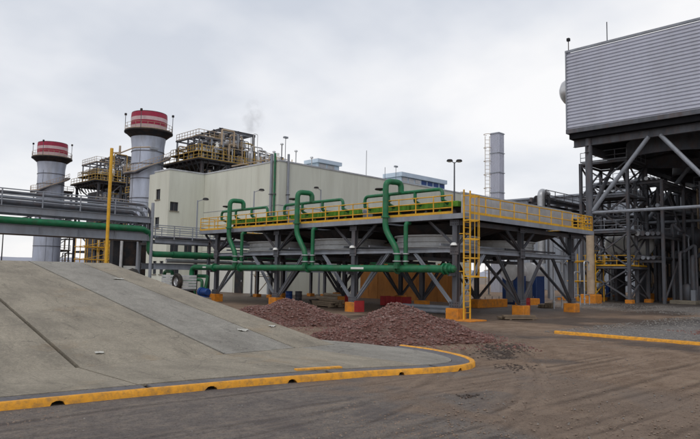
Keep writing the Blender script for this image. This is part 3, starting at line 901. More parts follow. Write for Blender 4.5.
# ladder with cage at the near corner
LX0, LX1, LY = 27.78, 28.36, 19.22
ld = thing('caged_ladder', 'tall yellow caged ladder at the near corner of the raised deck', 'ladder', (28.05, 19.2, 0))
for x in (LX0, LX1): MB().box((x - .03, LY - .035, .05), (x + .03, LY + .035, 6.95)).build('side_rail', 'yellow', ld)
rg0 = MB().tube([(LX0 + .03, LY, .42), (LX1 - .03, LY, .42)], .018, 6).build('rung', 'yellow', ld, True)
for k in range(1, 20): piece(rg0, (0, 0, .30 * k))
CA = [(LX0 - .06, LY - .03), (LX0 - .08, LY - .40), (LX0 + .10, LY - .60), (LX1 - .08, LY - .62), (LX1 + .10, LY - .42), (LX1 + .06, LY - .03)]
for z in (2.35, 3.3, 4.3, 5.3, 6.6):
    hp = MB()
    for k in range(5): hp.bar((*CA[k], z), (*CA[k+1], z), .02, .07)
    hp.bar((LX0 - .07, LY - .02, z), (LX0 - .03, LY - .02, z), .05, .05); hp.bar((LX1 + .03, LY - .02, z), (LX1 + .07, LY - .02, z), .05, .05)
    hp.build('cage_hoop', 'yellow', ld)
for k in (1, 2, 3, 4): MB().bar((CA[k][0], CA[k][1] - .015, 2.3), (CA[k][0], CA[k][1] - .015, 6.65), .035, .015).build('cage_strap', 'yellow', ld)
MB().box((LX0 - .35, LY - .80, 2.28), (LX1 + .35, LY - .62, 2.33)).build('guard_plate', 'yellow', ld)
MB().bbox((LX0 - .45, LY - .75, -.08), (LX1 + .45, LY + .35, .07), .02).build('foot_pad', 'orange', ld)
for z in (2.6, 4.6):
    for x in (LX0, LX1): MB().bar((x, LY + .03, z), (x, LY + .28, z), .04).build('wall_bracket', 'yellow', ld)

# green header pipe along the front and the three risers
PX, PZ, PR = 28.0, 2.72, .215
hp = thing('header_pipe', 'long green horizontal pipe running along the front columns of the deck', 'pipe', (PX, 33, 0))
pipe('pipe_run', [(PX, 20.05, PZ), (PX, 46.6, PZ), (PX, 46.6, 1.15)], PR, 'green', hp, .5, 14)
MB().lathe((PX, 20.05, PZ), [(0, -.16), (.12, -.14), (PR, -.03), (PR, .05)], 14, 'y').build('end_cap', 'green', hp, True)
for y in (20.35, 20.62, 24.0, 31.85, 39.7, 43.2): MB().lathe((PX, y, PZ), [(PR, -.05), (.32, -.05), (.32, .05), (PR, .05)], 16, 'y').build('flange', 'green', hp)
for k in range(12): MB().lathe((PX, 21.6 + k * 2.05, PZ), [(PR - .01, -.012), (PR + .008, 0), (PR - .01, .012)], 16, 'y').build('weld_seam', 'green', hp)
for (y, L_) in ((27.1, 1.1), (44.4, .5)):
    MB().add([(PX - (PR + .006) * math.cos(a_), yy, PZ + (PR + .006) * math.sin(a_)) for yy in (y - L_ / 2, y + L_ / 2) for a_ in (-.25, 0, .3)], [(0, 1, 4, 3), (1, 2, 5, 4)]).build('pipe_marking', 'white_paint', hp)
for y in CY: MB().box((PX - .05, y - .09, PZ - PR - .16), (28.46, y + .09, PZ - PR)).build('support_bracket', 'steel', hp)
def riser(y, label):
    t_ = thing('riser_pipe', label, 'pipe', (27.74, y, 0), 'green riser pipes rising to the deck')
    rx = 27.72
    top = 7.92
    pipe('riser', [(rx, y - .95, PZ + PR + .02), (rx, y - .95, 3.75), (rx, y, 5.05), (rx, y, top), (rx + 1.1, y - .25, top), (rx + 1.1, y - .25, 7.30)], .18, 'green', t_, .38, 12)
    MB().bar((rx, y - .95, PZ), (rx, y - .95, PZ + PR + .1), .3).build('branch_saddle', 'green', t_)
    pipe('return_pipe', [(28.0, y - 1.35, PZ + PR - .02), (28.0, y - 1.35, 5.35), (28.35, y - 1.35, 5.40)], .13, 'green', t_, .2, 10)
    for yy, xx, rr in ((y - .95, rx, .27), (y - 1.35, 28.0, .21)):
        for z in (3.12, 3.55): MB().lathe((xx, yy, z), [(.1, 0), (rr, 0), (rr, .06), (.1, .06)], 14).build('flange', 'galvanised', t_)
    MB().lathe((rx, y, 5.72), [(.17, 0), (.27, 0), (.27, .10), (.17, .10)], 14).build('flange', 'green', t_)
    mz = 7.28
    pipe('manifold', [(28.82, y - 3.35, 6.62), (28.82, y - 3.35, mz), (28.82, y + 2.75, mz), (28.82, y + 2.75, 6.62)], .105, 'green', t_, .3, 10)
    for dy in (-1.35, .75): pipe('drop', [(28.82, y + dy, mz), (28.82, y + dy, 6.70), (29.4, y + dy, 6.52)], .10, 'green', t_, .12, 8)
    for dy in (-3.35, 2.75): pipe('drop', [(28.82, y + dy, 6.64), (29.4, y + dy, 6.50)], .10, 'green', t_, .12, 8)
    for dy in (-3.35, -1.35, .75, 2.75): MB().lathe((28.82, y + dy, 6.84), [(.1, 0), (.19, 0), (.19, .06), (.1, .06)], 12).build('flange', 'green', t_)
    v = MB().lathe((rx + .02, y + .52, 7.42), [(0, 0), (.26, 0), (.30, .04), (.26, .10), (0, .12)], 14).build('valve_wheel', 'steel_dark', t_, True)
    MB().bar((rx, y, 7.40), (rx + .02, y + .52, 7.40), .08).build('valve_arm', 'green', t_)
    return t_
riser(24.75, 'green riser pipe with looped top nearest the yellow ladder')
riser(32.85, 'green riser pipe with looped top, middle one of the three')
riser(40.95, 'green riser pipe with looped top at the left end of the deck')

# green loops with blue pumps where the header comes down
for k, (x, y, lb) in enumerate(((27.6, 47.6, 'green pipe loop with blue pump left of the deck, beside the ramp edge'), (28.0, 44.6, 'green pipe loop with blue pump in front of the leftmost column'))):
    t_ = thing('pump', lb, 'pump', (x, y, 0), 'blue pumps with green pipe loops')
    MB().bbox((x - .35, y - .8, -.05), (x + .35, y + .8, .30), .03).build('plinth', 'concrete', t_)
    MB().lathe((x, y - .60, .72), [(0, 0), (.24, 0), (.30, .06), (.30, .6), (.34, .62), (.34, .7), (.2, .75), (0, .75)], 16, 'y').build('motor', 'blue', t_, True)
    MB().lathe((x, y + .22, .72), [(0, 0), (.36, 0), (.40, .08), (.40, .22), (.36, .30), (0, .30)], 18, 'y').build('casing', 'blue', t_, True)
    MB().box((x - .2, y - .5, .30), (x + .2, y + .45, .42)).build('feet', 'blue', t_)
    pipe('suction_pipe', [(x, y + .36, 1.05), (x, y + .36, 1.62), (x, y - 1.45, 1.62), (x, y - 1.45, .9), (x, y - .62, .9)] if k == 0 else [(x, y + .36, 1.05), (x, y + .36, 1.7), (x, y + 1.5, 1.7), (x, y + 1.5, .15)], .13, 'green', t_, .3, 10)
    pipe('delivery_pipe', [(x + .02, y + .6, .72), (x + .02, y + 1.5, .72), (x + .02, y + 1.5, 2.35), (x + .02, y + 2.9, 2.35), (x + .02, y + 2.9, 1.6)] if k == 0 else [(x + .3, y + .36, .9), (x + .55, y + .36, 2.0), (x + .55, y + 2.0, 2.0)], .15, 'green', t_, .35, 10)

# ------------------------------------------------------------------ pipe bridge over the ramp and the lower rack behind the deck
BY0, BY1 = 48.0, 50.0
pb = thing('pipe_bridge', 'grey steel pipe bridge with railings crossing above the ramp', 'pipe bridge', (24.8, 48, 0))
X0, X1 = 0.0, 24.8
for y in (BY0, BY1):
    MB().isec((X0, y, 6.50), (X1, y, 6.50), .26, .50).build('upper_girder', 'steel_light', pb)
    MB().isec((X0, y, 5.12), (X1, y, 5.12), .28, .66).build('lower_girder', 'steel_light', pb)
    k = 0
    for x in np.arange(2.2, 24.8, 2.8):
        x = float(x)
        MB().bar((x, y, 5.45), (x, y, 6.25), .12).build('hanger', 'steel', pb)
        MB().bar((x, y, 5.47), (x + 2.8 if x + 2.8 < 24.8 else 24.6, y, 6.25), .09).build('truss_brace', 'steel', pb)
        MB().box((x - .01, y - .13, 4.82), (x + .01, y - .015, 5.43)).build('stiffener', 'steel_light', pb)
for x in np.arange(2.2, 24.8, 2.8):
    x = float(x)
    MB().isec((x, BY0 + .1, 6.55), (x, BY1 - .1, 6.55), .15, .2).build('cross_beam', 'steel', pb)
    MB().isec((x, BY0 + .1, 5.1), (x, BY1 - .1, 5.1), .15, .2).build('cross_beam', 'steel', pb)
MB().box((X0, BY0 + .13, 6.76), (X1, BY0 + .75, 6.80)).build('walkway', 'steel', pb)
MB().box((X0, BY0 + .16, 4.80), (X1, BY1 - .16, 4.84)).build('soffit_tray', 'steel_dark', pb)
railing(pb, [(X0, BY0, 6.76), (X1 - .3, BY0, 6.76)], 1.18, 2.8, 'steel_light', .045, True, False, 2)
railing(pb, [(X0, BY1, 6.76), (X1 - .3, BY1, 6.76)], 1.18, 2.8, 'steel_light', .045, True, False, 2)
pipe('green_pipe', [(X0, BY0 - .12, 5.72), (24.2, BY0 - .12, 5.72), (24.9, BY0 + .2, 5.4), (24.9, BY0 + .2, 3.74), (27, BY0 + .2, 3.74)], .25, 'green', pb, .5, 14)
for k, (y, z, ex, r_) in enumerate(((BY0 + .35, 7.02, 24.0, .13), (BY0 + .45, 7.38, 24.55, .13), (BY0 + .55, 7.74, 25.1, .13), (BY0 + 1.3, 6.98, 24.2, .10), (BY0 + 1.6, 7.25, 24.6, .10), (BY0 + 1.85, 7.0, 24.0, .10))):
    pipe('grey_pipe', [(X0, y, z), (ex, y, z), (ex, y, 5.25 - .05 * k), (ex + 1.2, y, 5.25 - .05 * k)], r_, ('steel', 'steel_light')[k % 2], pb, 1.1, 10)
for k in range(5):
    pipe('tray_pipe', [(X0, BY0 + .35 + .32 * k, 5.62 + .06 * (k % 2)), (24.4, BY0 + .35 + .32 * k, 5.62 + .06 * (k % 2))], .085, ('insulation', 'steel', 'steel_light')[k % 3], pb)
for y in (BY0, BY1):
    MB().tube([(24.95, y - .02, 0), (24.95, y - .02, 7.95)], .13, 12).build('support_post', 'steel_light', pb, True)
    MB().bbox((24.65, y - .3, -.1), (25.25, y + .3, .35), .03).build('footing', 'concrete', pb)
    MB().isec((1.0, y, -.05), (1.0, y, 4.79), .3, .3, (1, 0, 0)).build('support_post', 'steel', pb)
for z in (4.6, 6.3): MB().bar((24.95, BY0 + .1, z), (24.95, BY1 - .12, z), .14, .2).build('cross_beam', 'steel', pb)

lr = thing('pipe_rack', 'lower grey pipe rack with railings between the beige building and the deck', 'pipe rack', (26, 48, 0))
for y in (BY0 + .05, BY1 + .2):
    MB().isec((25.3, y, 4.85), (62, y, 4.85), .22, .34).build('upper_girder', 'steel_light', lr)
    MB().isec((25.3, y, 2.75), (62, y, 2.75), .26, .50).build('lower_girder', 'steel_light', lr)
    for x in (30.5, 37.5, 44.5, 51.5, 58.5):
        MB().isec((x, y, -.05), (x, y, 5.0), .24, .24, (1, 0, 0)).build('post', 'steel', lr)
        MB().bbox((x - .3, y - .3, -.1), (x + .3, y + .3, .3), .02).build('footing', 'orange', lr)
for x in np.arange(26.5, 62, 3.5):
    x = float(x)
    for z in (2.75, 4.85): MB().isec((x, BY0 + .17, z), (x, BY1 + .08, z), .15, .2).build('cross_beam', 'steel', lr)
railing(lr, [(25.3, BY0 + .05, 5.03), (62, BY0 + .05, 5.03)], 1.12, 1.75, 'steel_light', .04, True, False, 2)
railing(lr, [(25.3, BY1 + .2, 5.03), (62, BY1 + .2, 5.03)], 1.12, 1.75, 'steel_light', .04, False, False, 2)
pipe('green_pipe', [(27.05, BY0 + .2, 3.74), (62, BY0 + .2, 3.74)], .30, 'green', lr, .5, 14)
for k, (y, z, r_) in enumerate(((BY0 + .6, 5.2, .12), (BY0 + .95, 5.22, .14), (BY0 + 1.3, 5.2, .11), (BY0 + 1.7, 5.25, .16), (BY0 + .8, 3.2, .14), (BY0 + 1.3, 3.25, .18), (BY0 + 1.75, 3.2, .12))):
    pipe('grey_pipe', [(25.6 + .3 * k, y, z), (62, y, z)], r_, ('steel', 'insulation', 'steel_light')[k % 3], lr)

# ------------------------------------------------------------------ beige powerhouse
BH = 14.7
ph = thing('powerhouse', 'large windowless beige building behind the raised deck', 'building', (42.8, 54, 0))
core = MB()
core.box((42.95, 54.15, -.1), (80, 74.5, BH - .1)); core.box((38.11, 69.22, -.1), (42.94, 74.5, BH - .1))
core.build('core_wall', 'beige_wall', ph)
pz0, pz1 = .0, BH
def panel_x(y0, y1, x): MB().box((x, y0 + .012, pz0), (x + .13, y1 - .012, pz1)).build('wall_panel', 'beige_wall', ph)
def panel_y(x0, x1, y): MB().box((x0 + .012, y, pz0), (x1 - .012, y + .13, pz1)).build('wall_panel', 'beige_wall', ph)
for k in range(3): panel_x(54.14 + k * 4.95, 54.14 + (k + 1) * 4.95, 42.8)
for k in range(6): panel_y(42.8 + k * 6.2, 42.8 + (k + 1) * 6.2, 54)
# front block with windows
def win(parent, o, u, n, a0, a1, z0, z1):
    o, u, n = V3(o), V3(u), V3(n)
    P = lambda a, z, d: o + u * a + V3((0, 0, z)) - n * d
    w = MB()
    for (p, q) in (((a0, z0), (a1, z0)), ((a1, z0), (a1, z1)), ((a1, z1), (a0, z1)), ((a0, z1), (a0, z0)), (((a0+a1)/2, z0), ((a0+a1)/2, z1))):
        w.bar(P(*p, .14), P(*q, .14), .09, .06)
    wo = w.build('window', 'steel', parent)
    MB().add([P(a0, z0, .2), P(a1, z0, .2), P(a1, z1, .2), P(a0, z1, .2)], [(0, 1, 2, 3)]).build('pane', 'glass_dark', wo)
    MB().bar(P(a0 - .1, z0 - .05, -.05), P(a1 + .1, z0 - .05, -.05), .12, .08).build('sill', 'concrete', wo)
HA = [(.5, 1.6, 11.2, 12.5), (.5, 1.6, 7.7, 9.0), (2.2, 3.1, 2.0, 3.6), (.5, 1.4, 2.0, 3.6)]
wl = opening_wall(MB(), (37.86, 72.7, 0), (0, -1, 0), (-1, 0, 0), 3.7, BH, HA, .22).build('wall', 'beige_wall', ph)
for q in HA: win(ph, (37.86, 72.7, 0), (0, -1, 0), (-1, 0, 0), *q)
HB = [(.25, 1.35, 9.7, 10.8), (.5, 1.6, 4.4, 5.9), (2.4, 3.5, 4.4, 5.9), (3.4, 4.5, .1, 2.6), (.7, 1.8, 1.5, 2.8)]
wl = opening_wall(MB(), (37.86, 69.0, 0), (1, 0, 0), (0, -1, 0), 4.94, BH, HB, .22).build('wall', 'beige_wall', ph)
for q in HB: win(ph, (37.86, 69.0, 0), (1, 0, 0), (0, -1, 0), *q)
MB().box((37.86, 69.0, BH - .004), (42.8, 72.7, BH)).build('roof', 'concrete', ph)
for a, b_ in (((42.74, 53.94), (42.84, 68.94)), ((42.85, 53.94), (80.1, 54.04)), ((37.80, 68.94), (42.74, 69.04)), ((37.80, 69.05), (37.90, 72.7))):
    MB().box((*a, BH - .02), (*b_, BH + .14)).build('coping', 'galvanised', ph)
for (x, y, m_, r_) in ((42.62, 55.1, 'steel_light', .16), (42.62, 54.5, 'green', .12), (44.0, 53.85, 'steel_light', .14)):
    dp = MB().tube([(x, y, .1), (x, y, BH + .9)], r_, 10).build('downpipe', m_, ph, True)
    for z in (3, 7, 11): MB().box((x - r_ - .02, y - r_ - .02, z), (x + r_ + .05, y + r_ + .02, z + .1)).build('clamp', 'steel', dp)
for z in (4.9, 9.8):
    MB().box((42.775, 54.0, z), (42.80, 68.95, z + .05)).build('panel_joint', 'steel_light', ph)
    MB().box((42.82, 53.975, z), (80, 54.0, z + .05)).build('panel_joint', 'steel_light', ph)
for q, (x, y) in enumerate(((43.3, 55.6), (43.6, 54.6), (45.6, 54.5), (43.2, 57.2), (48.0, 54.5), (43.2, 60.0))):
    hz_ = (1.2, 2.0, 1.5, .9, 1.1, 1.6)[q]
    MB().tube([(x, y, BH - .1), (x, y, BH + hz_)], .06, 6).build('vent_stub', ('galvanised', 'steel')[q % 2], ph, True)
    MB().lathe((x, y, BH + hz_), [(.07, 0), (.2, .02), (.16, .16), (0, .22)], 10).build('vent_cowl', 'galvanised', ph, True)
MB().tube([(43.1, 63.5, BH + .5), (43.1, 56.2, BH + .5), (43.1, 56.2, BH - .1)], .09, 8).build('roof_pipe', 'tan_paint', ph, True)
dr = MB().box((42.68, 60.0, 0), (42.79, 61.6, 3.0)).build('door', 'steel_dark', ph)
MB().box((42.64, 60.15, 1.3), (42.68, 60.25, 1.5)).build('handle', 'galvanised', dr)
MB().box((42.70, 54.3, .02), (42.79, 59.6, 2.9)).build('painted_dado', 'white_wall', ph)
MB().box((42.70, 62.0, .02), (42.79, 68.8, 2.9)).build('painted_dado', 'white_wall', ph)
# thin masts on the roof
for (x, y, h_, lamp, lb) in ((57.8, 55.0, 3.6, 0, 'thin antenna mast, tallest one on the beige roof edge'), (61.4, 55.0, 1.9, 0, 'short thin mast on the beige roof beside the small lamp'),
                         (63.6, 55.0, 2.2, 1, 'small roof lamp standing on the beige building'), (44.6, 55.2, 3.0, 1, 'small lamp mast above the near corner of the beige building')):
    t_ = thing('roof_mast', lb, 'mast', (x, y, BH), 'masts on the beige roof')
    MB().tube([(x, y, BH), (x, y, BH + h_)], .035, 6).build('pole', 'steel', t_, True)
    if lamp: MB().bbox((x - .28, y - .16, BH + h_), (x + .28, y + .16, BH + h_ + .2), .03).build('lamp_head', 'steel_light', t_)
# roof units
def roof_unit(x0, x1, y0, y1, h_, lb, blue):
    t_ = thing('roof_unit', lb, 'roof unit', ((x0+x1)/2, (y0+y1)/2, BH), 'ventilation units on the beige roof')
    z0 = BH + .35
    for x in (x0 + .3, x1 - .3):
        for y in (y0 + .2, y1 - .2): MB().box((x - .08, y - .08, BH - .02), (x + .08, y + .08, z0)).build('leg', 'steel', t_)
    MB().bbox((x0, y0, z0), (x1, y1, z0 + h_ * .55), .05).build('casing', 'pale_blue', t_)
    MB().prism([(x0 - .3, y0 - .35), (x1 + .1, y0 - .35), (x1 + .1, y1), (x0 - .3, y1)], z0 + h_ * .56, z0 + h_).build('hood', 'pale_blue', t_)
    for k in range(int((x1 - x0) / 1.4)):
        xx = x0 + .2 + k * 1.4
        MB().box((xx, y0 - .04, z0 + .1), (xx + 1.1, y0 - .003, z0 + h_ * .5)).build('grille', 'blue' if blue and k > 2 else 'insulation', t_)
roof_unit(49.6, 53.2, 55.2, 57.4, 1.0, 'pale hooded ventilation unit on the beige roof, left of the thin mast', False)
roof_unit(64.6, 74.5, 54.9, 58.0, 1.3, 'long pale blue ventilation unit with blue grilles on the right of the beige roof', True)

# ------------------------------------------------------------------ stacks
def make_stack(x, y, label):
    t_ = thing('exhaust_stack', label, 'stack', (x, y, 0), 'grey exhaust stacks with striped tops')
    MB().lathe((x, y, 0), [(2.62, -.1), (2.62, .5), (2.55, .5), (2.55, 22.0), (2.62, 23.0), (2.78, 24.1), (2.86, 25.1)], 48).build('shell', 'stack_shell', t_, True)
    for z in (3.5, 7, 10.5, 14, 17.2, 19.6, 21.7): MB().lathe((x, y, z), [(2.54, 0), (2.64, 0), (2.64, .10), (2.54, .10)], 48).build('band', 'steel', t_)
    for k in range(12):
        a_ = k * math.pi / 6 + .1
        c_, s_ = math.cos(a_), math.sin(a_)
        z0 = (0.6, 3.6, 10.6, 19.7)[k % 4]; z1 = (10.5, 14, 19.6, 22.4)[k % 4]
        MB().bar((x + 2.56 * c_, y + 2.56 * s_, z0), (x + 2.56 * c_, y + 2.56 * s_, z1), .05, .05, (c_, s_, 0)).build('seam', 'steel', t_)
    cl = MB().lathe((x, y, 24.95), [(2.7, -.9), (3.75, 0), (3.85, .0), (3.85, .22), (2.7, .22)], 48).build('collar_platform', 'steel_dark', t_)
    rp = [(x + 3.75 * math.cos(a_), y + 3.75 * math.sin(a_), 25.18) for a_ in [2*math.pi*k/24 for k in range(25)]]
    railing(t_, rp, 1.05, .98, 'tan_paint', .03, False)
    zz0 = 25.18
    for k, (m_, r0, r1) in enumerate((('stack_white', 2.80, 2.86), ('stack_red', 2.86, 2.90), ('stack_white', 2.90, 2.90), ('stack_red', 2.90, 2.84))):
        z0, z1 = zz0 + (0, .85, 1.55, 2.15)[k], zz0 + (.85, 1.55, 2.15, 2.95)[k]
        MB().lathe((x, y, 0), [(r0, z0), (r1, z1)], 48).build('stripe', m_, t_, True)
    MB().lathe((x, y, zz0 + 2.95), [(2.84, 0), (2.80, .10), (2.55, .10), (2.5, -.4), (2.45, -3)], 48).build('rim', 'steel_dark', t_)
    for a_ in (2.5, 3.9, 5.6, .6):
        px, py = x + 3.8 * math.cos(a_), y + 3.8 * math.sin(a_)
        lm = MB().tube([(px, py, 25.1), (px, py, 27.9)], .05, 6).build('beacon_pole', 'steel', t_, True)
        MB().bbox((px - .16, py - .16, 27.9), (px + .16, py + .16, 28.25), .04).build('beacon', 'steel_dark', lm)
    # inclined walkway that wraps the shell on the viewer's side
    n = 20
    wk = MB(); pr = []
    for k in range(n):
        a0, a1 = R(150) + (R(330) - R(150)) * k / n, R(150) + (R(330) - R(150)) * (k + 1) / n
        z0, z1 = 17.9 + 3.2 * max(0, k / n - .35) / .65, 17.9 + 3.2 * max(0, (k + 1) / n - .35) / .65
        q = []
        for a_, z in ((a0, z0), (a1, z1)):
            for rr in (2.68, 3.7):
                for dz in (0, .2): q.append((x + rr * math.cos(a_), y + rr * math.sin(a_), z + dz))
        wk.add(q, [(0, 2, 6, 4), (1, 5, 7, 3), (2, 3, 7, 6), (0, 4, 5, 1)])
        pr.append((x + 3.66 * math.cos(a0), y + 3.66 * math.sin(a0), z0 + .2))
    wk.build('spiral_walkway', 'steel', t_)
    railing(t_, pr, 1.05, 1.1, 'tan_paint', .035, False)
    return t_
make_stack(48.6, 96.0, 'nearer grey stack with red striped top beside the beige building')
make_stack(46.9, 134.0, 'farther grey stack with red striped top at the left edge')

# ------------------------------------------------------------------ heat recovery boilers behind the building
def make_boiler(label, ox, oy, seed):
    rn = random.Random(seed)
    t_ = thing('boiler', label, 'boiler', (53.4 + ox, 88 + oy, 0), 'boiler steelworks behind the stacks')
    A = lambda x, y, z: (x + ox, y + oy, z)
    Zd = 20.7
    MB().box(A(56, 90.5, 2.5), A(73, 98, 19)).build('casing', 'steel', t_)
    for k in range(9):
        x = 56.6 + k * 2
        MB().box(A(x, 90.3, 2.6), A(x + .18, 90.48, 18.9)).build('casing_rib', 'steel_light', t_)
    for z in (5.5, 9, 12.5, 16): MB().box(A(56.0, 90.25, z), A(73, 90.49, z + .25)).build('casing_band', 'steel', t_)
    xs_, ys_ = (54.2, 58.9, 65.4, 72.6), (88.4, 99.4)
    for x in xs_:
        for y in ys_: MB().isec(A(x, y, -.05), A(x, y, Zd - .3), .42, .42, (1, 0, 0), .04).build('column', 'steel', t_)
    lv = (6.2, 11.0, 15.8, Zd - .45)
    for z in lv:
        for y in ys_:
            for i in range(3): MB().isec(A(xs_[i] + .2, y, z), A(xs_[i+1] - .2, y, z), .3, .4).build('beam', 'steel', t_)
        for x in xs_: MB().isec(A(x, 88.6, z), A(x, 99.2, z), .3, .4).build('beam', 'steel', t_)
    for i in range(3):
        for j in range(3):
            if (i + j) % 2 == 0: MB().bar(A(xs_[i], 88.35, lv[j]), A(xs_[i+1], 88.35, lv[j+1]), .2).build('brace', 'steel', t_)
            else: MB().bar(A(xs_[i+1], 88.35, lv[j]), A(xs_[i], 88.35, lv[j+1]), .2).build('brace', 'steel', t_)
    for j in range(3): MB().bar(A(54.15, 88.6, lv[j]), A(54.15, 99.2, lv[j+1]), .2).build('brace', 'steel', t_)
    for z in lv[:3]:
        MB().box(A(53.4, 87.6, z + .22), A(73, 89.3, z + .28)).build('gallery', 'steel_dark', t_)
        railing(t_, [A(53.5, 87.7, z + .28), A(73, 87.7, z + .28)], 1.1, 1.6, 'boiler_yellow', .045, False)
    MB().box(A(53.0, 87.6, Zd - .25), A(73.4, 100.2, Zd)).build('deck', 'steel_dark', t_)
    railing(t_, [A(53.1, 100, Zd), A(53.1, 87.7, Zd), A(73.3, 87.7, Zd)], 1.15, 1.5, 'boiler_yellow', .05, False)
    # vertical feed pipes in front of the casing
    for k in range(14):
        x = 55.5 + k * 1.15 + rn.uniform(-.2, .2)
        pipe('feed_pipe', [A(x, 89.6, 2 + rn.uniform(0, 3)), A(x, 89.6, 17 + rn.uniform(0, 2)), A(x, 90.4, 18.2)], rn.choice((.14, .18, .24)), rn.choice(('white_paint', 'insulation', 'steel_light', 'white_paint')), t_, .4, 8)
    # penthouse frame
    px_, py_ = (58.9, 62.2, 65.4), (90.0, 94.5, 99.0)
    Zp = 26.6
    for x in px_:
        for y in py_: MB().isec(A(x, y, Zd), A(x, y, Zp), .34, .34, (1, 0, 0), .04).build('column', 'steel', t_)
    for z in (23.2, Zp):
        for y in py_: MB().isec(A(58.6, y, z), A(65.8, y, z), .28, .4).build('beam', 'steel', t_)
        for x in px_: MB().isec(A(x, 90, z + .1), A(x, 99, z + .1), .28, .4).build('beam', 'steel', t_)
    for k in range(5): MB().isec(A(58.7, 90.7 + k * 1.9, Zp + .3), A(65.8, 90.7 + k * 1.9, Zp + .3), .2, .25).build('roof_joist', 'steel', t_)
    MB().box(A(58.6, 89.8, 23.42), A(65.8, 99.2, 23.5)).build('deck', 'steel_dark', t_)
    MB().bar(A(58.9, 89.9, 20.8), A(62.2, 89.9, 23.1), .16).build('brace', 'steel', t_)
    MB().bar(A(65.4, 89.9, 20.8), A(62.2, 89.9, 23.1), .16).build('brace', 'steel', t_)
    railing(t_, [A(58.7, 99, 23.5), A(58.7, 89.9, 23.5), A(65.7, 89.9, 23.5)], 1.1, 1.5, 'tan_paint', .045, False)
    for q in range(26):
        x0_, y0_ = rn.uniform(59, 65), rn.choice((89.9, 92.2, 94.4, 96.8))
        zc_ = rn.uniform(21.2, 26.2)
        MB().bar(A(x0_, y0_, zc_), A(min(65.5, x0_ + rn.uniform(1, 4)), y0_ + rn.uniform(-.4, .4), zc_ + rn.choice((0, 0, .9, -.9))), .12).build('small_beam', rn.choice(('steel', 'steel', 'steel_light', 'galvanised')), t_)
    for k in range(10):
        x = 53.6 + k * 2.1
        MB().bar(A(x, 87.75, Zd), A(x, 87.75, Zd + 2.4), .1).build('rail_stanchion', 'boiler_yellow', t_)
    railing(t_, [A(53.3, 97, 21.9), A(53.3, 88.2, 21.9), A(58.6, 88.2, 21.9)], 1.1, .8, 'boiler_yellow', .05, False)
    MB().box(A(53.3, 88.2, 21.82), A(58.5, 97, 21.9)).build('upper_deck', 'steel_dark', t_)
    # access frames and pipe nests on the viewer's side, from the ground up
    for (xa, xb, ya, yb, zt) in ((50.0, 53.6, 100.5, 106.0, 19.0), (55.5, 60.5, 83.8, 87.4, 15.5), (62.5, 69.5, 84.2, 87.4, 12.0)):
        for x in (xa, xb):
            for y in (ya, yb): MB().bar(A(x, y, -.05), A(x, y, zt), .24).build('column', 'steel', t_)
        nz_ = int(zt / 3.1)
        for q in range(1, nz_ + 1):
            z = zt * q / nz_
            for (p0, p1) in (((xa, ya), (xb, ya)), ((xa, yb), (xb, yb)), ((xa, ya), (xa, yb)), ((xb, ya), (xb, yb))):
                MB().bar(A(*p0, z), A(*p1, z), .2).build('beam', 'steel', t_)
            MB().bar(A(xa, ya, z - zt / nz_), A(xb, ya, z), .12).build('brace', 'steel', t_)
            MB().bar(A(xa, ya, z), A(xa, yb, z - zt / nz_), .12).build('brace', 'steel', t_)
            MB().box(A(xa - .3, ya - .3, z + .1), A(xb + .3, yb, z + .16)).build('gallery', 'steel_dark', t_)
            railing(t_, [A(xa - .25, yb, z + .16), A(xa - .25, ya - .25, z + .16), A(xb + .25, ya - .25, z + .16)], 1.05, 1.2, rn.choice(('boiler_yellow', 'tan_paint', 'boiler_yellow')), .05, False)
            for w_ in range(5):
                x = rn.uniform(xa, xb - .3)
                pipe('pipe', [A(x, ya + .5, z - 2.8), A(x, ya + .5, z - rn.uniform(.3, 1.4)), A(x + rn.uniform(.5, 2), ya + .5, z - .5)], rn.choice((.07, .11, .16)), rn.choice(('insulation', 'galvanised', 'steel_light', 'white_paint', 'tan_paint')), t_, .25, 6)
    # stepped frame between stack and penthouse
    for x in (53.9, 56.2, 58.5):
        for y in (89.0, 92.5, 96.0): MB().bar(A(x, y, Zd), A(x, y, 24.6 if x < 58 else 25.4), .22).build('column', rn.choice(('steel', 'steel_light')), t_)
    for z in (22.9, 24.5):
        for y in (89.0, 92.5, 96.0): MB().bar(A(53.6, y, z), A(58.8, y, z), .18, .24).build('beam', 'steel', t_)
        for x in (53.9, 56.2, 58.5): MB().bar(A(x, 88.8, z), A(x, 96.2, z), .18, .24).build('beam', 'steel', t_)
    railing(t_, [A(53.7, 96, 24.6), A(53.7, 88.9, 24.6), A(58.6, 88.9, 24.6)], 1.05, .9, 'tan_paint', .045, False)
    for x in (66.5, 69.0, 71.5):
        MB().bar(A(x, 89.4, Zd), A(x, 89.4, 23.6), .2).build('column', 'steel_light', t_)
    MB().bar(A(65.6, 89.4, 23.5), A(71.8, 89.4, 23.5), .2).build('beam', 'steel', t_)
    # steam drums and silencers
    for (x, y, z, r_, L_, ax) in ((56.0, 89.5, 22.3, .95, 3.2, 'y'), (68.3, 90.2, 22.5, 1.0, 4.0, 'x'), (61.8, 91, 21.9, .8, 3.5, 'x'), (60.5, 91.2, 24.6, .7, 3.4, 'x')):
        prf = [(0, -.5), (r_ * .55, -.42), (r_ * .9, -.2), (r_, 0), (r_, L_), (r_ * .9, L_ + .2), (r_ * .55, L_ + .42), (0, L_ + .5)]
        dm = MB().lathe(A(x, y, z), prf, 20, ax).build('drum', rn.choice(('white_paint', 'insulation')), t_, True)
        for q in (.2, .8):
            p = A(x + (L_ * q if ax == 'x' else 0), y + (L_ * q if ax == 'y' else 0), 0)
            MB().box((p[0] - .3, p[1] - .3, z - r_ - .55 if z < 24 else 23.5), (p[0] + .3, p[1] + .3, z - r_ * .6)).build('saddle', 'steel', dm)
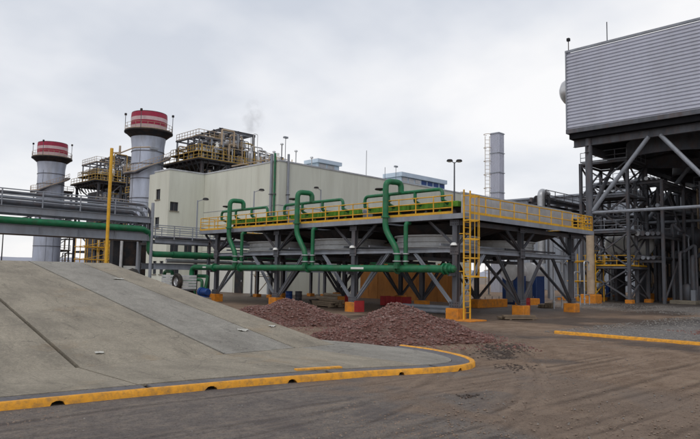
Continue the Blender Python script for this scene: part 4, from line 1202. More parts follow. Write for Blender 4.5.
    for (x, y, z, r_) in ((57.3, 89.0, Zd, .42), (63.9, 88.8, Zd, .55), (69.9, 88.6, Zd, .5), (64.2, 92, 23.5, .5)):
        MB().lathe(A(x, y, z), [(r_ * .6, 0), (r_ * .6, .6), (r_, .9), (r_, 2.4), (r_ * .8, 2.7), (r_ * .5, 2.75), (r_ * .5, 3.3), (0, 3.3)], 16).build('silencer', rn.choice(('insulation', 'white_paint')), t_, True)
    for (x, y, z) in ((66.4, 88.6, Zd), (71.4, 88.8, Zd), (67.6, 88.5, Zd)):
        MB().lathe(A(x, y, z), [(0, 0), (.62, 0), (.66, .1), (.66, 1.0), (.4, 1.25), (0, 1.3)], 16).build('blue_tank', 'blue', t_, True)
    for k in range(150):
        x, y = rn.uniform(53.8, 72.5), rn.uniform(87.9, 96)
        z0 = Zd if rn.random() < .6 or not (58.9 < x < 65.4) else 23.5
        h_ = rn.uniform(1.0, 3.6)
        if not (58.9 < x < 65.4): h_ = min(h_, 3.4)
        d = rn.uniform(.8, 3.2) * rn.choice((-1, 1))
        if not (53.5 < x + d < 72.8): d = -d
        pipe('pipe', [A(x, y, z0), A(x, y, z0 + h_), A(x + d, y, z0 + h_), A(x + d, y, z0)], rn.choice((.05, .06, .08, .11, .16)), rn.choice(('insulation', 'galvanised', 'tan_paint', 'steel_light', 'boiler_yellow', 'steel', 'steel', 'steel_dark')), t_, .3, 6)
    for k in range(60):
        x, y = rn.uniform(53.4, 72.5), rn.uniform(88.0, 92.5)
        w_, h_ = rn.uniform(.15, .6), rn.uniform(.4, 2.2)
        MB().bbox(A(x, y, Zd), A(x + w_, y + w_, Zd + h_), .04).build('cabinet', rn.choice(('steel_light', 'tan_paint', 'white_paint', 'boiler_yellow', 'steel_dark', 'steel', 'tan_paint')), t_)
    for k in range(70):
        x, z0 = rn.uniform(53.6, 70), rn.choice(lv[:3])
        h_ = rn.uniform(.8, 3.6); d = rn.uniform(.8, 3.0)
        pipe('pipe', [A(x, 88.9, z0 + .28), A(x, 88.9, z0 + h_), A(x + d, 88.9, z0 + h_), A(x + d, 88.9, z0 + h_ + .9), A(x + d, 90.3, z0 + h_ + .9)], rn.choice((.07, .1, .16)), rn.choice(('insulation', 'galvanised', 'tan_paint', 'steel_light', 'boiler_yellow', 'steel_dark', 'steel')), t_, .3, 8)
    for k in range(12):
        x, y = rn.uniform(53.5, 73), rn.uniform(87.7, 99)
        h_ = rn.uniform(1.6, 3.4)
        ps = MB().tube([A(x, y, Zd), A(x, y, Zd + h_)], .07, 6).build('lamp_pole', rn.choice(('boiler_yellow', 'steel')), t_, True)
        MB().bbox(A(x - .18, y - .18, Zd + h_), A(x + .18, y + .18, Zd + h_ + .25), .03).build('lamp_head', 'steel', ps)
    for k in range(8):
        y = 88.6 + k * 1.35
        MB().bar(A(53.05, y, Zd - .3), A(54.1, y, Zd - 2.2), .16).build('bracket', 'steel_dark', t_)
        x = 55 + k * 2.3
        MB().bar(A(x, 87.7, Zd - .3), A(x, 88.5, Zd - 2.0), .16).build('bracket', 'steel_dark', t_)
    return t_
make_boiler('boiler steelwork rising above the beige building', 0, 0, 4)
make_boiler('boiler steelwork between the two stacks, behind the pipe bridge', -.6, 38, 9)

# ------------------------------------------------------------------ air cooled condenser at right
acc = thing('condenser', 'huge grey corrugated condenser casing raised on steel legs', 'condenser', (59.6, 26.6, 0))
AX0, AX1, AY0, AY1, AZ0, AZ1 = 58.8, 100.0, -18.0, 28.3, 17.1, 24.95
def corrugated(p, q, z0, z1, nrm, pitch=.33, dep=.09):
    prof = []
    z = z0
    while z < z1 - .01:
        for dz, dd in ((0, 0), (.10, 0), (.15, dep), (.27, dep), (.33, 0)):
            if z + dz <= z1 + 1e-6 and (not prof or z + dz > prof[-1][0] + 1e-6): prof.append((z + dz, dd))
        z += pitch
    vs = []
    for zz_, d in prof:
        for b_ in (p, q): vs.append((b_[0] + nrm[0] * d, b_[1] + nrm[1] * d, zz_))
    return MB().add(vs, [(2*i, 2*i+1, 2*i+3, 2*i+2) for i in range(len(prof) - 1)])
ysplit = [AY1, 17.0, 5.4, -6.2, AY0]
for k in range(4): corrugated((AX0, ysplit[k]), (AX0, ysplit[k+1]), AZ0, AZ1, (-1, 0)).build('wind_wall_panel', 'cladding', acc)
corrugated((AX1, AY1), (AX0, AY1), AZ0, AZ1, (0, 1)).build('wind_wall_panel', 'cladding', acc)
corrugated((AX1, AY0), (AX1, AY1), AZ0, AZ1, (1, 0)).build('wind_wall_panel', 'cladding', acc)
corrugated((AX0, AY0), (AX1, AY0), AZ0, AZ1, (0, -1)).build('wind_wall_panel', 'cladding', acc)
for a, b_ in (((AX0 - .14, AY0), (AX0 + .05, AY1 + .14)), ((AX0 + .06, AY1 - .05), (AX1, AY1 + .14))):
    MB().box((*a, AZ1), (*b_, AZ1 + .22)).build('coping', 'steel_light', acc)
    MB().box((*a, AZ0 - .42), (*b_, AZ0 - .002)).build('bottom_girder', 'steel', acc)
MB().box((AX0 - .13, AY1 + .0, AZ0), (AX0 + .02, AY1 + .13, AZ1)).build('corner_trim', 'steel_light', acc)
MB().box((AX0 + .1, AY0 + .1, 16.12), (AX1 - .1, AY1 - .1, 17.05)).build('fan_deck', 'shade_black', acc)
AXS, AYS = (59.7, 73.6, 87.5), (26.6, 14.2, 1.8, -10.6)
for x in AXS:
    for y in AYS:
        c_ = MB().tube([(x, y, 6.9), (x, y, 16.1)], .34, 16).build('column', 'steel', acc, True)
        MB().tube([(x, y, .9), (x, y, 6.9)], .37, 16).build('column_base', 'tan_paint' if (x, y) == (59.7, 26.6) else 'steel', acc, True)
        MB().bbox((x - .75, y - .75, -.1), (x + .75, y + .75, .85), .05).build('footing', 'orange', acc)
    MB().isec((x, AY0 + .3, 15.75), (x, AY1 - .2, 15.75), .4, .7, (0, 0, 1), .04).build('girder', 'steel', acc)
for y in AYS: MB().isec((AX0 + .3, y, 15.0), (AX1 - .3, y, 15.0), .35, .7, (0, 0, 1), .04).build('girder', 'steel', acc)
for i, x in enumerate(AXS):
    for j in range(3):
        ym = (AYS[j] + AYS[j+1]) / 2
        MB().tube([(x - .02, ym + .5, 15.5), (x, AYS[j] - .3, 8.9)], .20, 10).build('brace', 'steel_light', acc, True)
        MB().tube([(x - .02, ym - .5, 15.5), (x, AYS[j+1] + .3, 8.9)], .20, 10).build('brace', 'steel_light', acc, True)
        MB().tube([(x, AYS[j] - .3, 8.75), (x, AYS[j+1] + .3, 8.75)], .15, 8).build('tie', 'steel_light', acc, True)
for j, y in enumerate(AYS):
    for i in range(2):
        xm = (AXS[i] + AXS[i+1]) / 2
        for s, xx in ((-1, AXS[i] + .3), (1, AXS[i+1] - .3)):
            MB().tube([(xm + s * .5, y, 14.7), (xx, y, 8.9)], .19, 10).build('brace', 'steel', acc, True)
        MB().tube([(AXS[i] + .3, y, 8.75), (AXS[i+1] - .3, y, 8.75)], .14, 8).build('tie', 'steel', acc, True)
for i in range(2):
    for j in range(2):
        cx_, cy_ = (AXS[i] + AXS[i+1]) / 2, (AYS[j] + AYS[j+1]) / 2
        MB().lathe((cx_, cy_, 14.3), [(5.2, 0), (4.9, .3), (4.8, 1.8), (4.9, 1.8), (5.0, .3), (5.2, 0)], 40).build('fan_ring', 'steel', acc, True)
        MB().lathe((cx_, cy_, 14.9), [(0, 0), (.7, 0), (.7, .5), (0, .5)], 16).build('fan_hub', 'steel_dark', acc)
        for k in range(6):
            a_ = k * math.pi / 3
            MB().bar((cx_ + .6 * math.cos(a_), cy_ + .6 * math.sin(a_), 15.15), (cx_ + 4.7 * math.cos(a_), cy_ + 4.7 * math.sin(a_), 15.15), .6, .06).build('fan_blade', 'steel_dark', acc)
# steam duct end that pokes out beyond the corner, masts on the rim
MB().lathe((62.0, AY1 - 2, 21.9), [(1.35, 0), (1.35, 3.4), (1.2, 3.75), (.8, 4.05), (0, 4.2)], 28, 'y').build('steam_duct_end', 'insulation', acc, True)
for (y, h_) in ((28.1, 1.0), (24.2, 1.9)):
    m_ = MB().tube([(AX0 - .02, y, AZ1 + .2), (AX0 - .02, y, AZ1 + .2 + h_)], .05, 6).build('mast', 'steel', acc, True)
    if h_ < 1.5: MB().bbox((AX0 - .17, y - .15, AZ1 + .2 + h_), (AX0 + .13, y + .15, AZ1 + .5 + h_), .03).build('lamp_head', 'steel_dark', m_)

# equipment below the condenser
def lattice(x0, x1, y0, y1, z1, lev, label, name, seed, cat, w=.16, dens=1.0):
    rn = random.Random(seed)
    t_ = thing(name, label, cat, (x0, y0, 0))
    for x in (x0, x1):
        for y in (y0, y1):
            MB().isec((x, y, .0), (x, y, z1), w * 1.4, w * 1.4, (1, 0, 0)).build('column', 'steel', t_)
            MB().bbox((x - .35, y - .35, -.1), (x + .35, y + .35, .35), .02).build('footing', 'orange', t_)
    for k in range(lev):
        za, zb = z1 * k / lev + .4 * (k == 0), z1 * (k + 1) / lev
        for (p, q) in (((x0, y0), (x1, y0)), ((x0, y1), (x1, y1)), ((x0, y0), (x0, y1)), ((x1, y0), (x1, y1))):
            MB().bar((*p, zb - .1), (*q, zb - .1), w).build('beam', 'steel', t_)
            MB().bar((*p, za), (*q, zb - .2), w * .7).build('brace', 'steel', t_)
            MB().bar((*q, za), (*p, zb - .2), w * .7).build('brace', 'steel', t_)
        if rn.random() < dens:
            MB().box((x0 + .1, y0 + .1, zb + .02), (x1 - .1, y1 - .1, zb + .07)).build('platform', 'steel_dark', t_)
            railing(t_, [(x0, y1, zb + .07), (x0, y0, zb + .07), (x1, y0, zb + .07)], 1.05, 1.2, 'steel_light' if k else 'yellow', .035, False)
    return t_
lattice(63.5, 68.5, 24.4, 29.2, 14.4, 4, 'cross-braced steel tower just right of the corner leg of the condenser', 'lattice_tower', 3, 'tower', .2)
lattice(76.0, 81.0, 27.0, 33.5, 14.0, 3, 'dark braced steel tower in the middle below the condenser', 'lattice_tower', 6, 'tower', .24)
lattice(78.0, 84.0, 17.5, 22.5, 13.0, 3, 'dark braced steel tower below the condenser at the right edge', 'lattice_tower', 8, 'tower', .24)
def vessel(x, y, z, r_, L_, ax, label, m_, name='tank'):
    t_ = thing(name, label, 'tank', (x, y, 0))
    prf = [(0, -.6 * r_), (r_ * .5, -.52 * r_), (r_ * .87, -.26 * r_), (r_, 0), (r_, L_), (r_ * .87, L_ + .26 * r_), (r_ * .5, L_ + .52 * r_), (0, L_ + .6 * r_)]
    s_ = MB().lathe((x, y, z), prf, 28, ax).build('shell', m_, t_, True)
    for q in (.15, .5, .85): MB().lathe((x + (L_ * q if ax == 'x' else 0), y + (L_ * q if ax == 'y' else 0), z), [(r_, -.05), (r_ + .04, -.05), (r_ + .04, .05), (r_, .05)], 28, ax).build('strap', 'steel', s_)
    for q in (.18, .82):
        px, py = x + (L_ * q if ax == 'x' else 0), y + (L_ * q if ax == 'y' else 0)
        hx_, hy_ = (.15, r_ * .8) if ax == 'x' else (r_ * .8, .15)
        MB().box((px - hx_, py - hy_, -.05), (px + hx_, py + hy_, z - r_ * .62)).build('saddle', 'steel', t_)
    return t_
vessel(70.4, 25.3, 6.2, 1.4, 3.4, 'y', 'white horizontal tank behind the corner leg of the condenser', 'white_paint')
vessel(76.5, 22.0, 7.0, 1.3, 5.0, 'y', 'dark drum deep below the condenser', 'steel')
vessel(84.0, 12.0, 9.0, 2.2, 13.0, 'y', 'large dark steam duct drum at the right edge below the condenser', 'steel_dark')
# plant house added as a dark backdrop; shade is put into its wall colour
tb = thing('backdrop_house', 'plant house added far back below the condenser, walls coloured as deep shade', 'building', (95, 20, 0))
MB().box((96, -16, -.1), (112, 34.5, 14.5)).build('wall', 'shade_black', tb)
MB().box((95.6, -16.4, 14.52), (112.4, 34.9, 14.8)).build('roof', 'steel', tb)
for k in range(8): MB().box((95.85, 30 - k * 4.5, 1), (95.99, 32.2 - k * 4.5, 3.6)).build('door', 'steel', tb)
for k in range(14): MB().box((95.8, 33.5 - k * 3.4, .1), (95.98, 33.7 - k * 3.4, 14.4)).build('pilaster', 'steel', tb)
rn = random.Random(21)
for k, (x, y) in enumerate(((66.5, 31.5), (71.5, 31.0), (77.2, 24.4), (81.5, 29.0), (86.0, 25.0), (88.5, 19.0), (77.0, 15.2), (69.5, 21.0), (90.5, 30.0), (92.5, 24.0))):
    m_ = ('steel_light', 'galvanised', 'steel', 'tan_paint', 'steel_dark')[k % 5]
    col_ = ('grey', 'silver', 'dark grey', 'tan', 'blackish')[k % 5]
    wh = ('close behind the lattice tower', 'behind the white tank', 'beside the dark drum', 'below the dark middle tower', 'near the dark plant house',
          'in front of the plant house doors', 'low at the right edge', 'between the condenser legs', 'beside the plant house corner', 'against the plant house wall')[k]
    t_ = thing('process_skid', '%s pipework skid below the condenser, %s' % (col_, wh), 'pipework', (x, y, 0), 'pipework below the condenser')
    MB().bbox((x - 1.6, y - 1.2, -.1), (x + 1.6, y + 1.2, .35), .04).build('plinth', 'concrete' if k % 2 else 'orange', t_)
    for q in range(6):
        a, b_ = rn.uniform(-1.3, 1.3), rn.uniform(-1, 1)
        h_ = rn.uniform(1.5, 7.5); d = rn.uniform(.5, 1.6) * rn.choice((-1, 1)); d2 = rn.uniform(.5, 1.4) * rn.choice((-1, 1))
        pipe('pipe', [(x + a, y + b_, .3), (x + a, y + b_, h_), (x + a + d, y + b_, h_), (x + a + d, y + b_ + d2, h_ + .8), (x + a + d, y + b_ + d2, .0)], rn.choice((.08, .12, .16, .22)), m_ if q % 2 else rn.choice(('steel', 'steel_light', 'tan_paint', 'green')), t_, .35, 8)
    MB().lathe((x + .3, y, .35), [(0, 0), (.55, 0), (.6, .1), (.6, 1.3), (.4, 1.6), (0, 1.7)], 16).build('filter_vessel', m_, t_, True)
    for q in range(2): MB().bbox((x - 1.3 + q * 1.6, y - 1.1, .35), (x - .8 + q * 1.6, y - .7, 1.4 + .4 * q), .03).build('cabinet', rn.choice(('steel_light', 'steel', 'blue')), t_)

# ------------------------------------------------------------------ right background: high rack, shed, tall duct
hr = thing('high_pipe_rack', 'high dark pipe rack seen over the right end of the deck', 'pipe rack', (67, 36, 0))
for y in (35.2, 37.4):
    for x in (68, 77, 86, 95):
        MB().isec((x, y, -.05), (x, y, 11.9), .3, .3, (1, 0, 0)).build('post', 'steel', hr)
    for z in (9.2, 11.2): MB().isec((67.2, y, z), (101, y, z), .22, .34).build('girder', 'steel', hr)
for x in np.arange(68, 101, 4.5):
    for z in (9.2, 11.2): MB().isec((float(x), 35.3, z), (float(x), 37.3, z), .16, .22).build('cross_beam', 'steel', hr)
for k in range(5):
    pipe('pipe', [(67.4 + .25 * k, 35.4 + .45 * k, 7.5), (67.4 + .25 * k, 35.4 + .45 * k, 11.6 + .12 * k), (101, 35.4 + .45 * k, 11.6 + .12 * k)], .16, 'steel_dark', hr, .6)
for k in range(4):
    pipe('pipe', [(67.6, 35.5 + .5 * k, 9.6), (101, 35.5 + .5 * k, 9.6)], .15, 'steel_dark', hr)
railing(hr, [(67.2, 35.1, 11.45), (101, 35.1, 11.45)], 1.1, 2.2, 'steel', .05, False)
pipe('silver_duct', [(66.6, 35.4, 4.0), (66.6, 35.4, 12.3), (69.0, 35.9, 12.3)], .42, 'galvanised', hr, .7, 14)

sh = thing('far_shed', 'long blue grey industrial shed far behind on the right', 'shed', (117, 60, 0))
MB().box((117, 44, -.1), (150, 70, 18.4)).build('wall', 'shed_blue', sh)
for k in range(26): MB().box((116.9, 44.3 + k, .1), (116.99, 44.55 + k, 18.3)).build('cladding_rib', 'shed_blue', sh)
MB().prism([(116.5, 43.6), (150.5, 43.6), (150.5, 70.4), (116.5, 70.4)], 18.42, lambda x, y: 18.75 if x < 120 else 21).build('roof', 'shed_blue', sh)

td = thing('tall_duct', 'tall narrow grey corrugated duct tower with an outside ladder', 'duct tower', (87.5, 54, 0))
dx, dy = 87.6, 54.2
TZ = 25.6
b_ = MB()
for k in range(6):
    s0 = -.78 + k * .26
    b_.box((dx - .85, dy + s0 + .02, 0), (dx - .76, dy + s0 + .16, TZ)); b_.box((dx + s0 + .02, dy - .87, 0), (dx + s0 + .16, dy - .78, TZ))
MB().box((dx - .76, dy - .78, -.05), (dx + .8, dy + .8, TZ)).build('duct', 'cladding', td)
b_.build('ribs', 'cladding', td)
for z in np.arange(3, TZ, 3.2): MB().box((dx - .9, dy - .92, float(z)), (dx + .84, dy + .84, float(z) + .12)).build('band', 'steel_light', td)
lx, ly = dx - 1.05, dy + 1.15
for q in (-.25, .25): MB().tube([(lx + q, ly - q, 0), (lx + q, ly - q, TZ - .5)], .05, 6).build('ladder_rail', 'tan_paint', td, True)
for z in np.arange(.5, TZ - .6, .6): MB().bar((lx - .25, ly + .25, float(z)), (lx + .25, ly - .25, float(z)), .05).build('ladder_rung', 'tan_paint', td)
for z in np.arange(3, TZ, 2.2):
    MB().bar((lx + .25, ly - .25, float(z)), (dx - .6, dy + .81, float(z)), .06).build('ladder_bracket', 'tan_paint', td)
    hp_ = MB()
    cc = [(lx + .6 * math.cos(a_), ly + .6 * math.sin(a_)) for a_ in np.linspace(R(45), R(315), 9)]
    for k in range(8): hp_.bar((*cc[k], float(z) + .4), (*cc[k+1], float(z) + .4), .03, .08)
    hp_.build('ladder_hoop', 'tan_paint', td)

# ------------------------------------------------------------------ lamp posts
def lamp_post(x, y, h_, label, arm=(.9, -.2), m_='steel_light', double=False):
    t_ = thing('lamp_post', label, 'lamp post', (x, y, 0), 'yard lamp posts')
    MB().tube([(x, y, -.05), (x, y, h_)], [.11, .06], 8).build('pole', m_, t_, True)
    MB().bbox((x - .22, y - .22, -.1), (x + .22, y + .22, .12), .02).build('base', 'concrete', t_)
    for s in ((1, -1) if double else (1,)):
        e_ = (x + arm[0] * s, y + arm[1] * s, h_ + .12)
        MB().tube([(x, y, h_ - .1), (x + arm[0] * .5 * s, y + arm[1] * .5 * s, h_ + .06), e_], .035, 6).build('arm', m_, t_, True)
        lh = MB().lathe((e_[0], e_[1], e_[2] - .06), [(0, 0), (.26, 0), (.30, .05), (.22, .18), (0, .22)], 12).build('lamp_head', 'steel_dark', t_, True)
        MB().lathe((e_[0], e_[1], e_[2] - .11), [(0, 0), (.18, .0), (.24, .05)], 12).build('lens', 'lamp_white', lh, True)
    return t_
lamp_post(46.2, 33.0, 12.6, 'tall lamp post above the right part of the raised deck', (.3, -.3), 'steel', True)
lamp_post(31.2, 51.4, 9.0, 'lamp post in front of the beige building at the left end of the deck', (.55, -.5))
lamp_post(37.8, 51.6, 10.6, 'lamp post in front of the near corner of the beige building', (.55, -.5))
lamp_post(47.2, 51.9, 11.8, 'lamp post in front of the right side of the beige building', (-.7, .0))
lamp_post(70.0, 44.6, 12.2, 'far lamp post beside the tall narrow duct tower', (-.3, .3), 'steel', True)

# yellow pole beside the ramp
t_ = thing('yellow_pole', 'tall yellow pole with side arm standing behind the ramp', 'pole', (17.4, 39.3, 0))
MB().tube([(17.4, 39.3, -.05), (17.4, 39.3, 10.2)], .105, 12).build('shaft', 'yellow', t_, True)
MB().bbox((17.1, 39.0, -.1), (17.7, 39.6, .2), .03).build('base', 'concrete', t_)
MB().tube([(17.4, 39.3, 9.9), (17.9, 39.05, 9.95), (18.6, 38.6, 10.35), (19.5, 38.1, 10.45)], .045, 8).build('arm', 'tan_paint', t_, True)
MB().bbox((17.76, 38.97, 9.80), (17.88, 39.09, 10.4), .02).build('signal_box', 'tan_paint', t_)
MB().bbox((19.4, 37.9, 10.28), (19.95, 38.15, 10.46), .02).build('lamp_head', 'steel_light', t_)

# utility poles far left
for k, (x, y, h_, lb) in enumerate(((62, 215, 15.5, 'thin utility pole below the pipe bridge at the far left, right one'), (50, 185, 12, 'thin utility pole below the pipe bridge at the far left edge'))):
    t_ = thing('utility_pole', lb, 'utility pole', (x, y, 0), 'far utility poles')
    MB().tube([(x, y, -.1), (x, y, h_)], [.22, .14], 8).build('pole', 'steel_dark', t_, True)
    MB().bar((x - 1.1, y + .2, h_ - .8), (x + 1.1, y - .2, h_ - .8), .15).build('crossarm', 'steel_dark', t_)

# ------------------------------------------------------------------ things around and behind the deck
pw = thing('panel_fence', 'orange plywood hoarding standing behind the columns of the deck', 'hoarding', (46.3, 38, 0))
for k in range(10):
    y = 32.4 + k * 1.22
    hh_ = 3.35 + (.0, .12, -.1, .05, .0, .15, -.05, .1, 0, .05)[k]
    MB().box((46.2 + .015 * (k % 2), y + .01, .02), (46.26 + .015 * (k % 2), y + 1.20, hh_)).build('panel', 'ply_orange', pw)
    MB().box((46.29, y - .05, -.05), (46.40, y + .05, 3.2)).build('batten', 'wood', pw)
for z in (.8, 2.6): MB().box((46.41, 32.4, z), (46.50, 44.6, z + .1)).build('rail', 'wood', pw)
# low orange foundations
for (a, b_, z, lb) in (((40.6, 26.8), (44.8, 27.5), .62, 'low orange painted foundation wall under the right half of the deck'),
                       ((47.8, 27.2), (50.8, 27.9), .55, 'low orange painted foundation behind the right columns of the deck')):
    t_ = thing('foundation', lb, 'foundation', (a[0], a[1], 0), 'low orange foundations')
    MB().bbox((*a, -.1), (*b_, z), .03).build('block', 'orange', t_)
    for q in np.arange(a[0] + .5, b_[0], 1.0): MB().tube([(float(q), (a[1]+b_[1])/2, z - .02), (float(q), (a[1]+b_[1])/2, z + .2)], .03, 6).build('anchor_bolt', 'steel', t_, True)
t_ = thing('formwork_box', 'magenta red formwork box on the ground behind the big gravel heap', 'formwork', (38, 31, 0))
for k in range(4): MB().box((36.9, 31.3 + k * .52, -.05), (36.96, 31.80 + k * .52, .72)).build('board', 'red', t_)
for y in (31.25, 33.42): MB().box((36.97, y - .03, -.05), (38.1, y + .03, .70)).build('side_board', 'red', t_)
# blue cabins with pale arched roofs seen under the deck
for k, (x, y, lb) in enumerate(((49.4, 28.9, 'blue portable cabin with pale arched roof under the deck, left one'), (51.6, 28.3, 'blue portable cabin with pale arched roof under the deck, right one'))):
    t_ = thing('portable_cabin', lb, 'cabin', (x, y, 0), 'blue portable cabins')
    MB().bbox((x - .75, y - .75, .05), (x + .75, y + .75, 2.9), .05).build('body', 'cabin_blue', t_)
    MB().box((x - .6, y - .6, -.1), (x + .6, y + .6, .05)).build('skid', 'steel_dark', t_)
    MB().lathe((x - .8, y, 2.85), [(0, 0), (.84, 0), (.84, 1.6), (0, 1.6)], 24, 'x').build('roof', 'insulation', t_, True)
    dr = MB().box((x - .79, y - .35, .2), (x - .752, y + .35, 2.4)).build('door', 'steel', t_)
    MB().box((x - .82, y + .2, 1.2), (x - .79, y + .27, 1.4)).build('handle', 'steel_dark', dr)
# white bent vent pipes standing right of the deck
for k, (x, y, h_, w_, lb) in enumerate(((44.9, 22.9, 3.6, 1.3, 'white bent pipe standing behind the right end of the deck'), (52.5, 24.9, 2.9, 1.2, 'white bent pipe left of the condenser corner leg'), (55.2, 25.2, 3.9, 1.0, 'tall white bent pipe right beside the condenser corner leg'))):
    t_ = thing('vent_pipe', lb, 'pipe', (x, y, 0), 'white bent pipes right of the deck')
    pipe('pipe', [(x, y, -.05), (x, y, h_), (x + w_, y, h_), (x + w_, y, h_ - .8)], .065, 'galvanised', t_, .3, 8)
    MB().lathe((x, y, .5), [(.06, 0), (.15, 0), (.15, .07), (.06, .07)], 12).build('flange', 'galvanised', t_)
    pipe('branch', [(x, y, .9), (x + w_, y, .9), (x + w_, y, -.05)], .05, 'galvanised', t_, .25, 8)
# tubular scaffold between the deck and the building
def scaffold(x0, y0, nx_, ny_, lv, lb, m_='yellow', bay=1.9):
    t_ = thing('scaffold', lb, 'scaffold', (x0, y0, 0), 'tube scaffolds')
    for i in range(nx_ + 1):
        for j in range(ny_ + 1): MB().tube([(x0 + i * bay, y0 + j * bay, -.05), (x0 + i * bay, y0 + j * bay, lv * 2 + .9)], .06, 6).build('standard', m_, t_, True)
    for k in range(1, lv + 1):
        for j in range(ny_ + 1): MB().tube([(x0 - .2, y0 + j * bay - .07, k * 2), (x0 + nx_ * bay + .2, y0 + j * bay - .07, k * 2)], .05, 6).build('ledger', m_, t_, True)
        for i in range(nx_ + 1): MB().tube([(x0 + i * bay - .07, y0 - .2, k * 2 + .09), (x0 + i * bay - .07, y0 + ny_ * bay + .2, k * 2 + .09)], .05, 6).build('transom', m_, t_, True)
        MB().tube([(x0, y0 - .14, k * 2 - 2 + .1), (x0 + nx_ * bay, y0 - .14, k * 2)], .045, 6).build('diagonal', m_, t_, True)
        MB().box((x0, y0 + .1, k * 2 + .16), (x0 + nx_ * bay, y0 + .9, k * 2 + .2)).build('plank', 'wood', t_)
scaffold(40.0, 98.0, 4, 2, 4, 'yellow tube scaffold below the pipe bridge, behind the ramp crest')
scaffold(47.0, 80.0 + 25, 3, 1, 3, 'rusty brown tube scaffold below the pipe bridge between the stacks', 'tan_paint')
scaffold(38.5, 51.9, 1, 0, 1, 'small rusty tube scaffold before the white wall base under the deck', 'tan_paint')
scaffold(61.2, 27.6, 2, 1, 2, 'yellow tube scaffold beside the condenser corner leg')
# dark plant house behind the ramp crest on the left, partly hidden
t_ = thing('pump_house', 'dark grey pump house with pipes behind the ramp crest', 'building', (41, 76, 0))
MB().box((36.5, 80.5, -.1), (48, 81.5, 6.5)).build('wall', 'steel_dark', t_)
MB().box((36.2, 80.2, 6.52), (48.3, 86, 6.8)).build('roof', 'steel', t_)
for k in range(5): MB().tube([(37.5 + k * 2.3, 80.2, 0), (37.5 + k * 2.3, 80.2, 6.4)], .2, 8).build('pipe', ('insulation', 'steel_light', 'white_paint')[k % 3], t_, True)
for k in range(3): MB().box((38 + k * 3.3, 80.42, .5), (40 + k * 3.3, 80.49, 3)).build('door', ('white_paint', 'steel', 'tan_paint')[k], t_)
# long cable tray and tyre group left of the deck
t_ = thing('truck_trailer', 'pale slatted trailer box parked behind the ramp edge', 'trailer', (25, 44, 0))
TX, TY = 24.3, 43.2
MB().box((TX, TY - 1.6, .92), (TX + 1.1, TY + 1.6, 1.02)).build('bed', 'steel', t_)
for k in range(5):
    MB().bbox((TX - .03, TY - 1.6, 1.06 + k * .21), (TX + .02, TY + 1.6, 1.23 + k * .21), .012).build('side_board', 'ring_metal', t_)
    MB().bbox((TX + .02, TY - 1.64, 1.06 + k * .21), (TX + 1.1, TY - 1.60, 1.23 + k * .21), .012).build('side_board', 'ring_metal', t_)
def wheel(parent, x, y, z, r_, ax='x'):
    w_ = MB().lathe((x, y, z), [(r_ * .56, 0), (r_ * .9, -.01), (r_, .06), (r_, .22), (r_ * .9, .29), (r_ * .56, .28), (r_ * .56, 0)], 24, ax).build('tyre', 'rubber', parent, True)
    MB().lathe((x, y, z), [(0, .06), (r_ * .25, .05), (r_ * .3, .1), (r_ * .5, .10), (r_ * .57, .03), (r_ * .57, .25)], 20, ax).build('rim', 'galvanised', w_, True)
    return w_
for y in (TY - .9, TY + .9):
    wheel(t_, TX - .05, y, .50, .50)
    wheel(t_, TX + .88, y, .50, .50)
MB().box((TX + .25, TY - 1.0, .42), (TX + .85, TY - .8, .58)).build('axle', 'steel_dark', t_); MB().box((TX + .25, TY + .8, .42), (TX + .85, TY + 1.0, .58)).build('axle', 'steel_dark', t_)
for y in (TY - .9, TY + .9): MB().box((TX + .3, y - .1, .58), (TX + .85, y + .1, .92)).build('spring', 'steel_dark', t_)
t_ = thing('hung_tyre', 'big black tyre with pale hub hung on the side of the slatted trailer', 'tyre', (TX - .4, TY - .6, 1.4))
wheel(t_, TX - .34, TY - 1.1, 1.6, .6)
# rolled hoses and covered goods behind the crest
t_ = thing('covered_load', 'dark tarpaulin covered load behind the crest of the ramp', 'tarpaulin', (21.6, 46, 0))
b_ = MB(); n_ = 16
hv = np.zeros((n_, n_))
for i in range(n_):
    for j in range(n_):
        u_, v_ = i / (n_-1) * 2 - 1, j / (n_-1) * 2 - 1
        edge = (1 - u_**6) * (1 - v_**6)
        hv[i, j] = max(0, edge) ** .35 * (2.45 + .35 * math.sin(u_ * 5 + 1) * math.cos(v_ * 4)) - .03
        b_.v.append((20.4 + u_ * 1.3 - v_ * .2, 45.2 + v_ * 2.6, hv[i, j]))
for i in range(n_-1):
    for j in range(n_-1): b_.f.append((i*n_+j, (i+1)*n_+j, (i+1)*n_+j+1, i*n_+j+1))
b_.build('tarpaulin', 'rubber', t_, True)
for k in range(3): MB().bar((19.0, 43.6 + k * 1.6, 2.0), (21.8, 43.6 + k * 1.6, 2.0), .06, .02).build('strap', 'yellow', t_)
t_ = thing('cable_drum', 'small wooden cable drum standing left of the slatted trailer', 'cable drum', (23.4, 46.8, 0))
for x in (23.0, 23.75): MB().lathe((x, 46.9, .85), [(0, 0), (.85, 0), (.85, .08), (0, .08)], 22, 'x').build('disc', 'wood', t_)
MB().lathe((23.08, 46.9, .85), [(0, 0), (.55, 0), (.55, .67), (0, .67)], 20, 'x').build('cable_coil', 'rubber', t_, True)

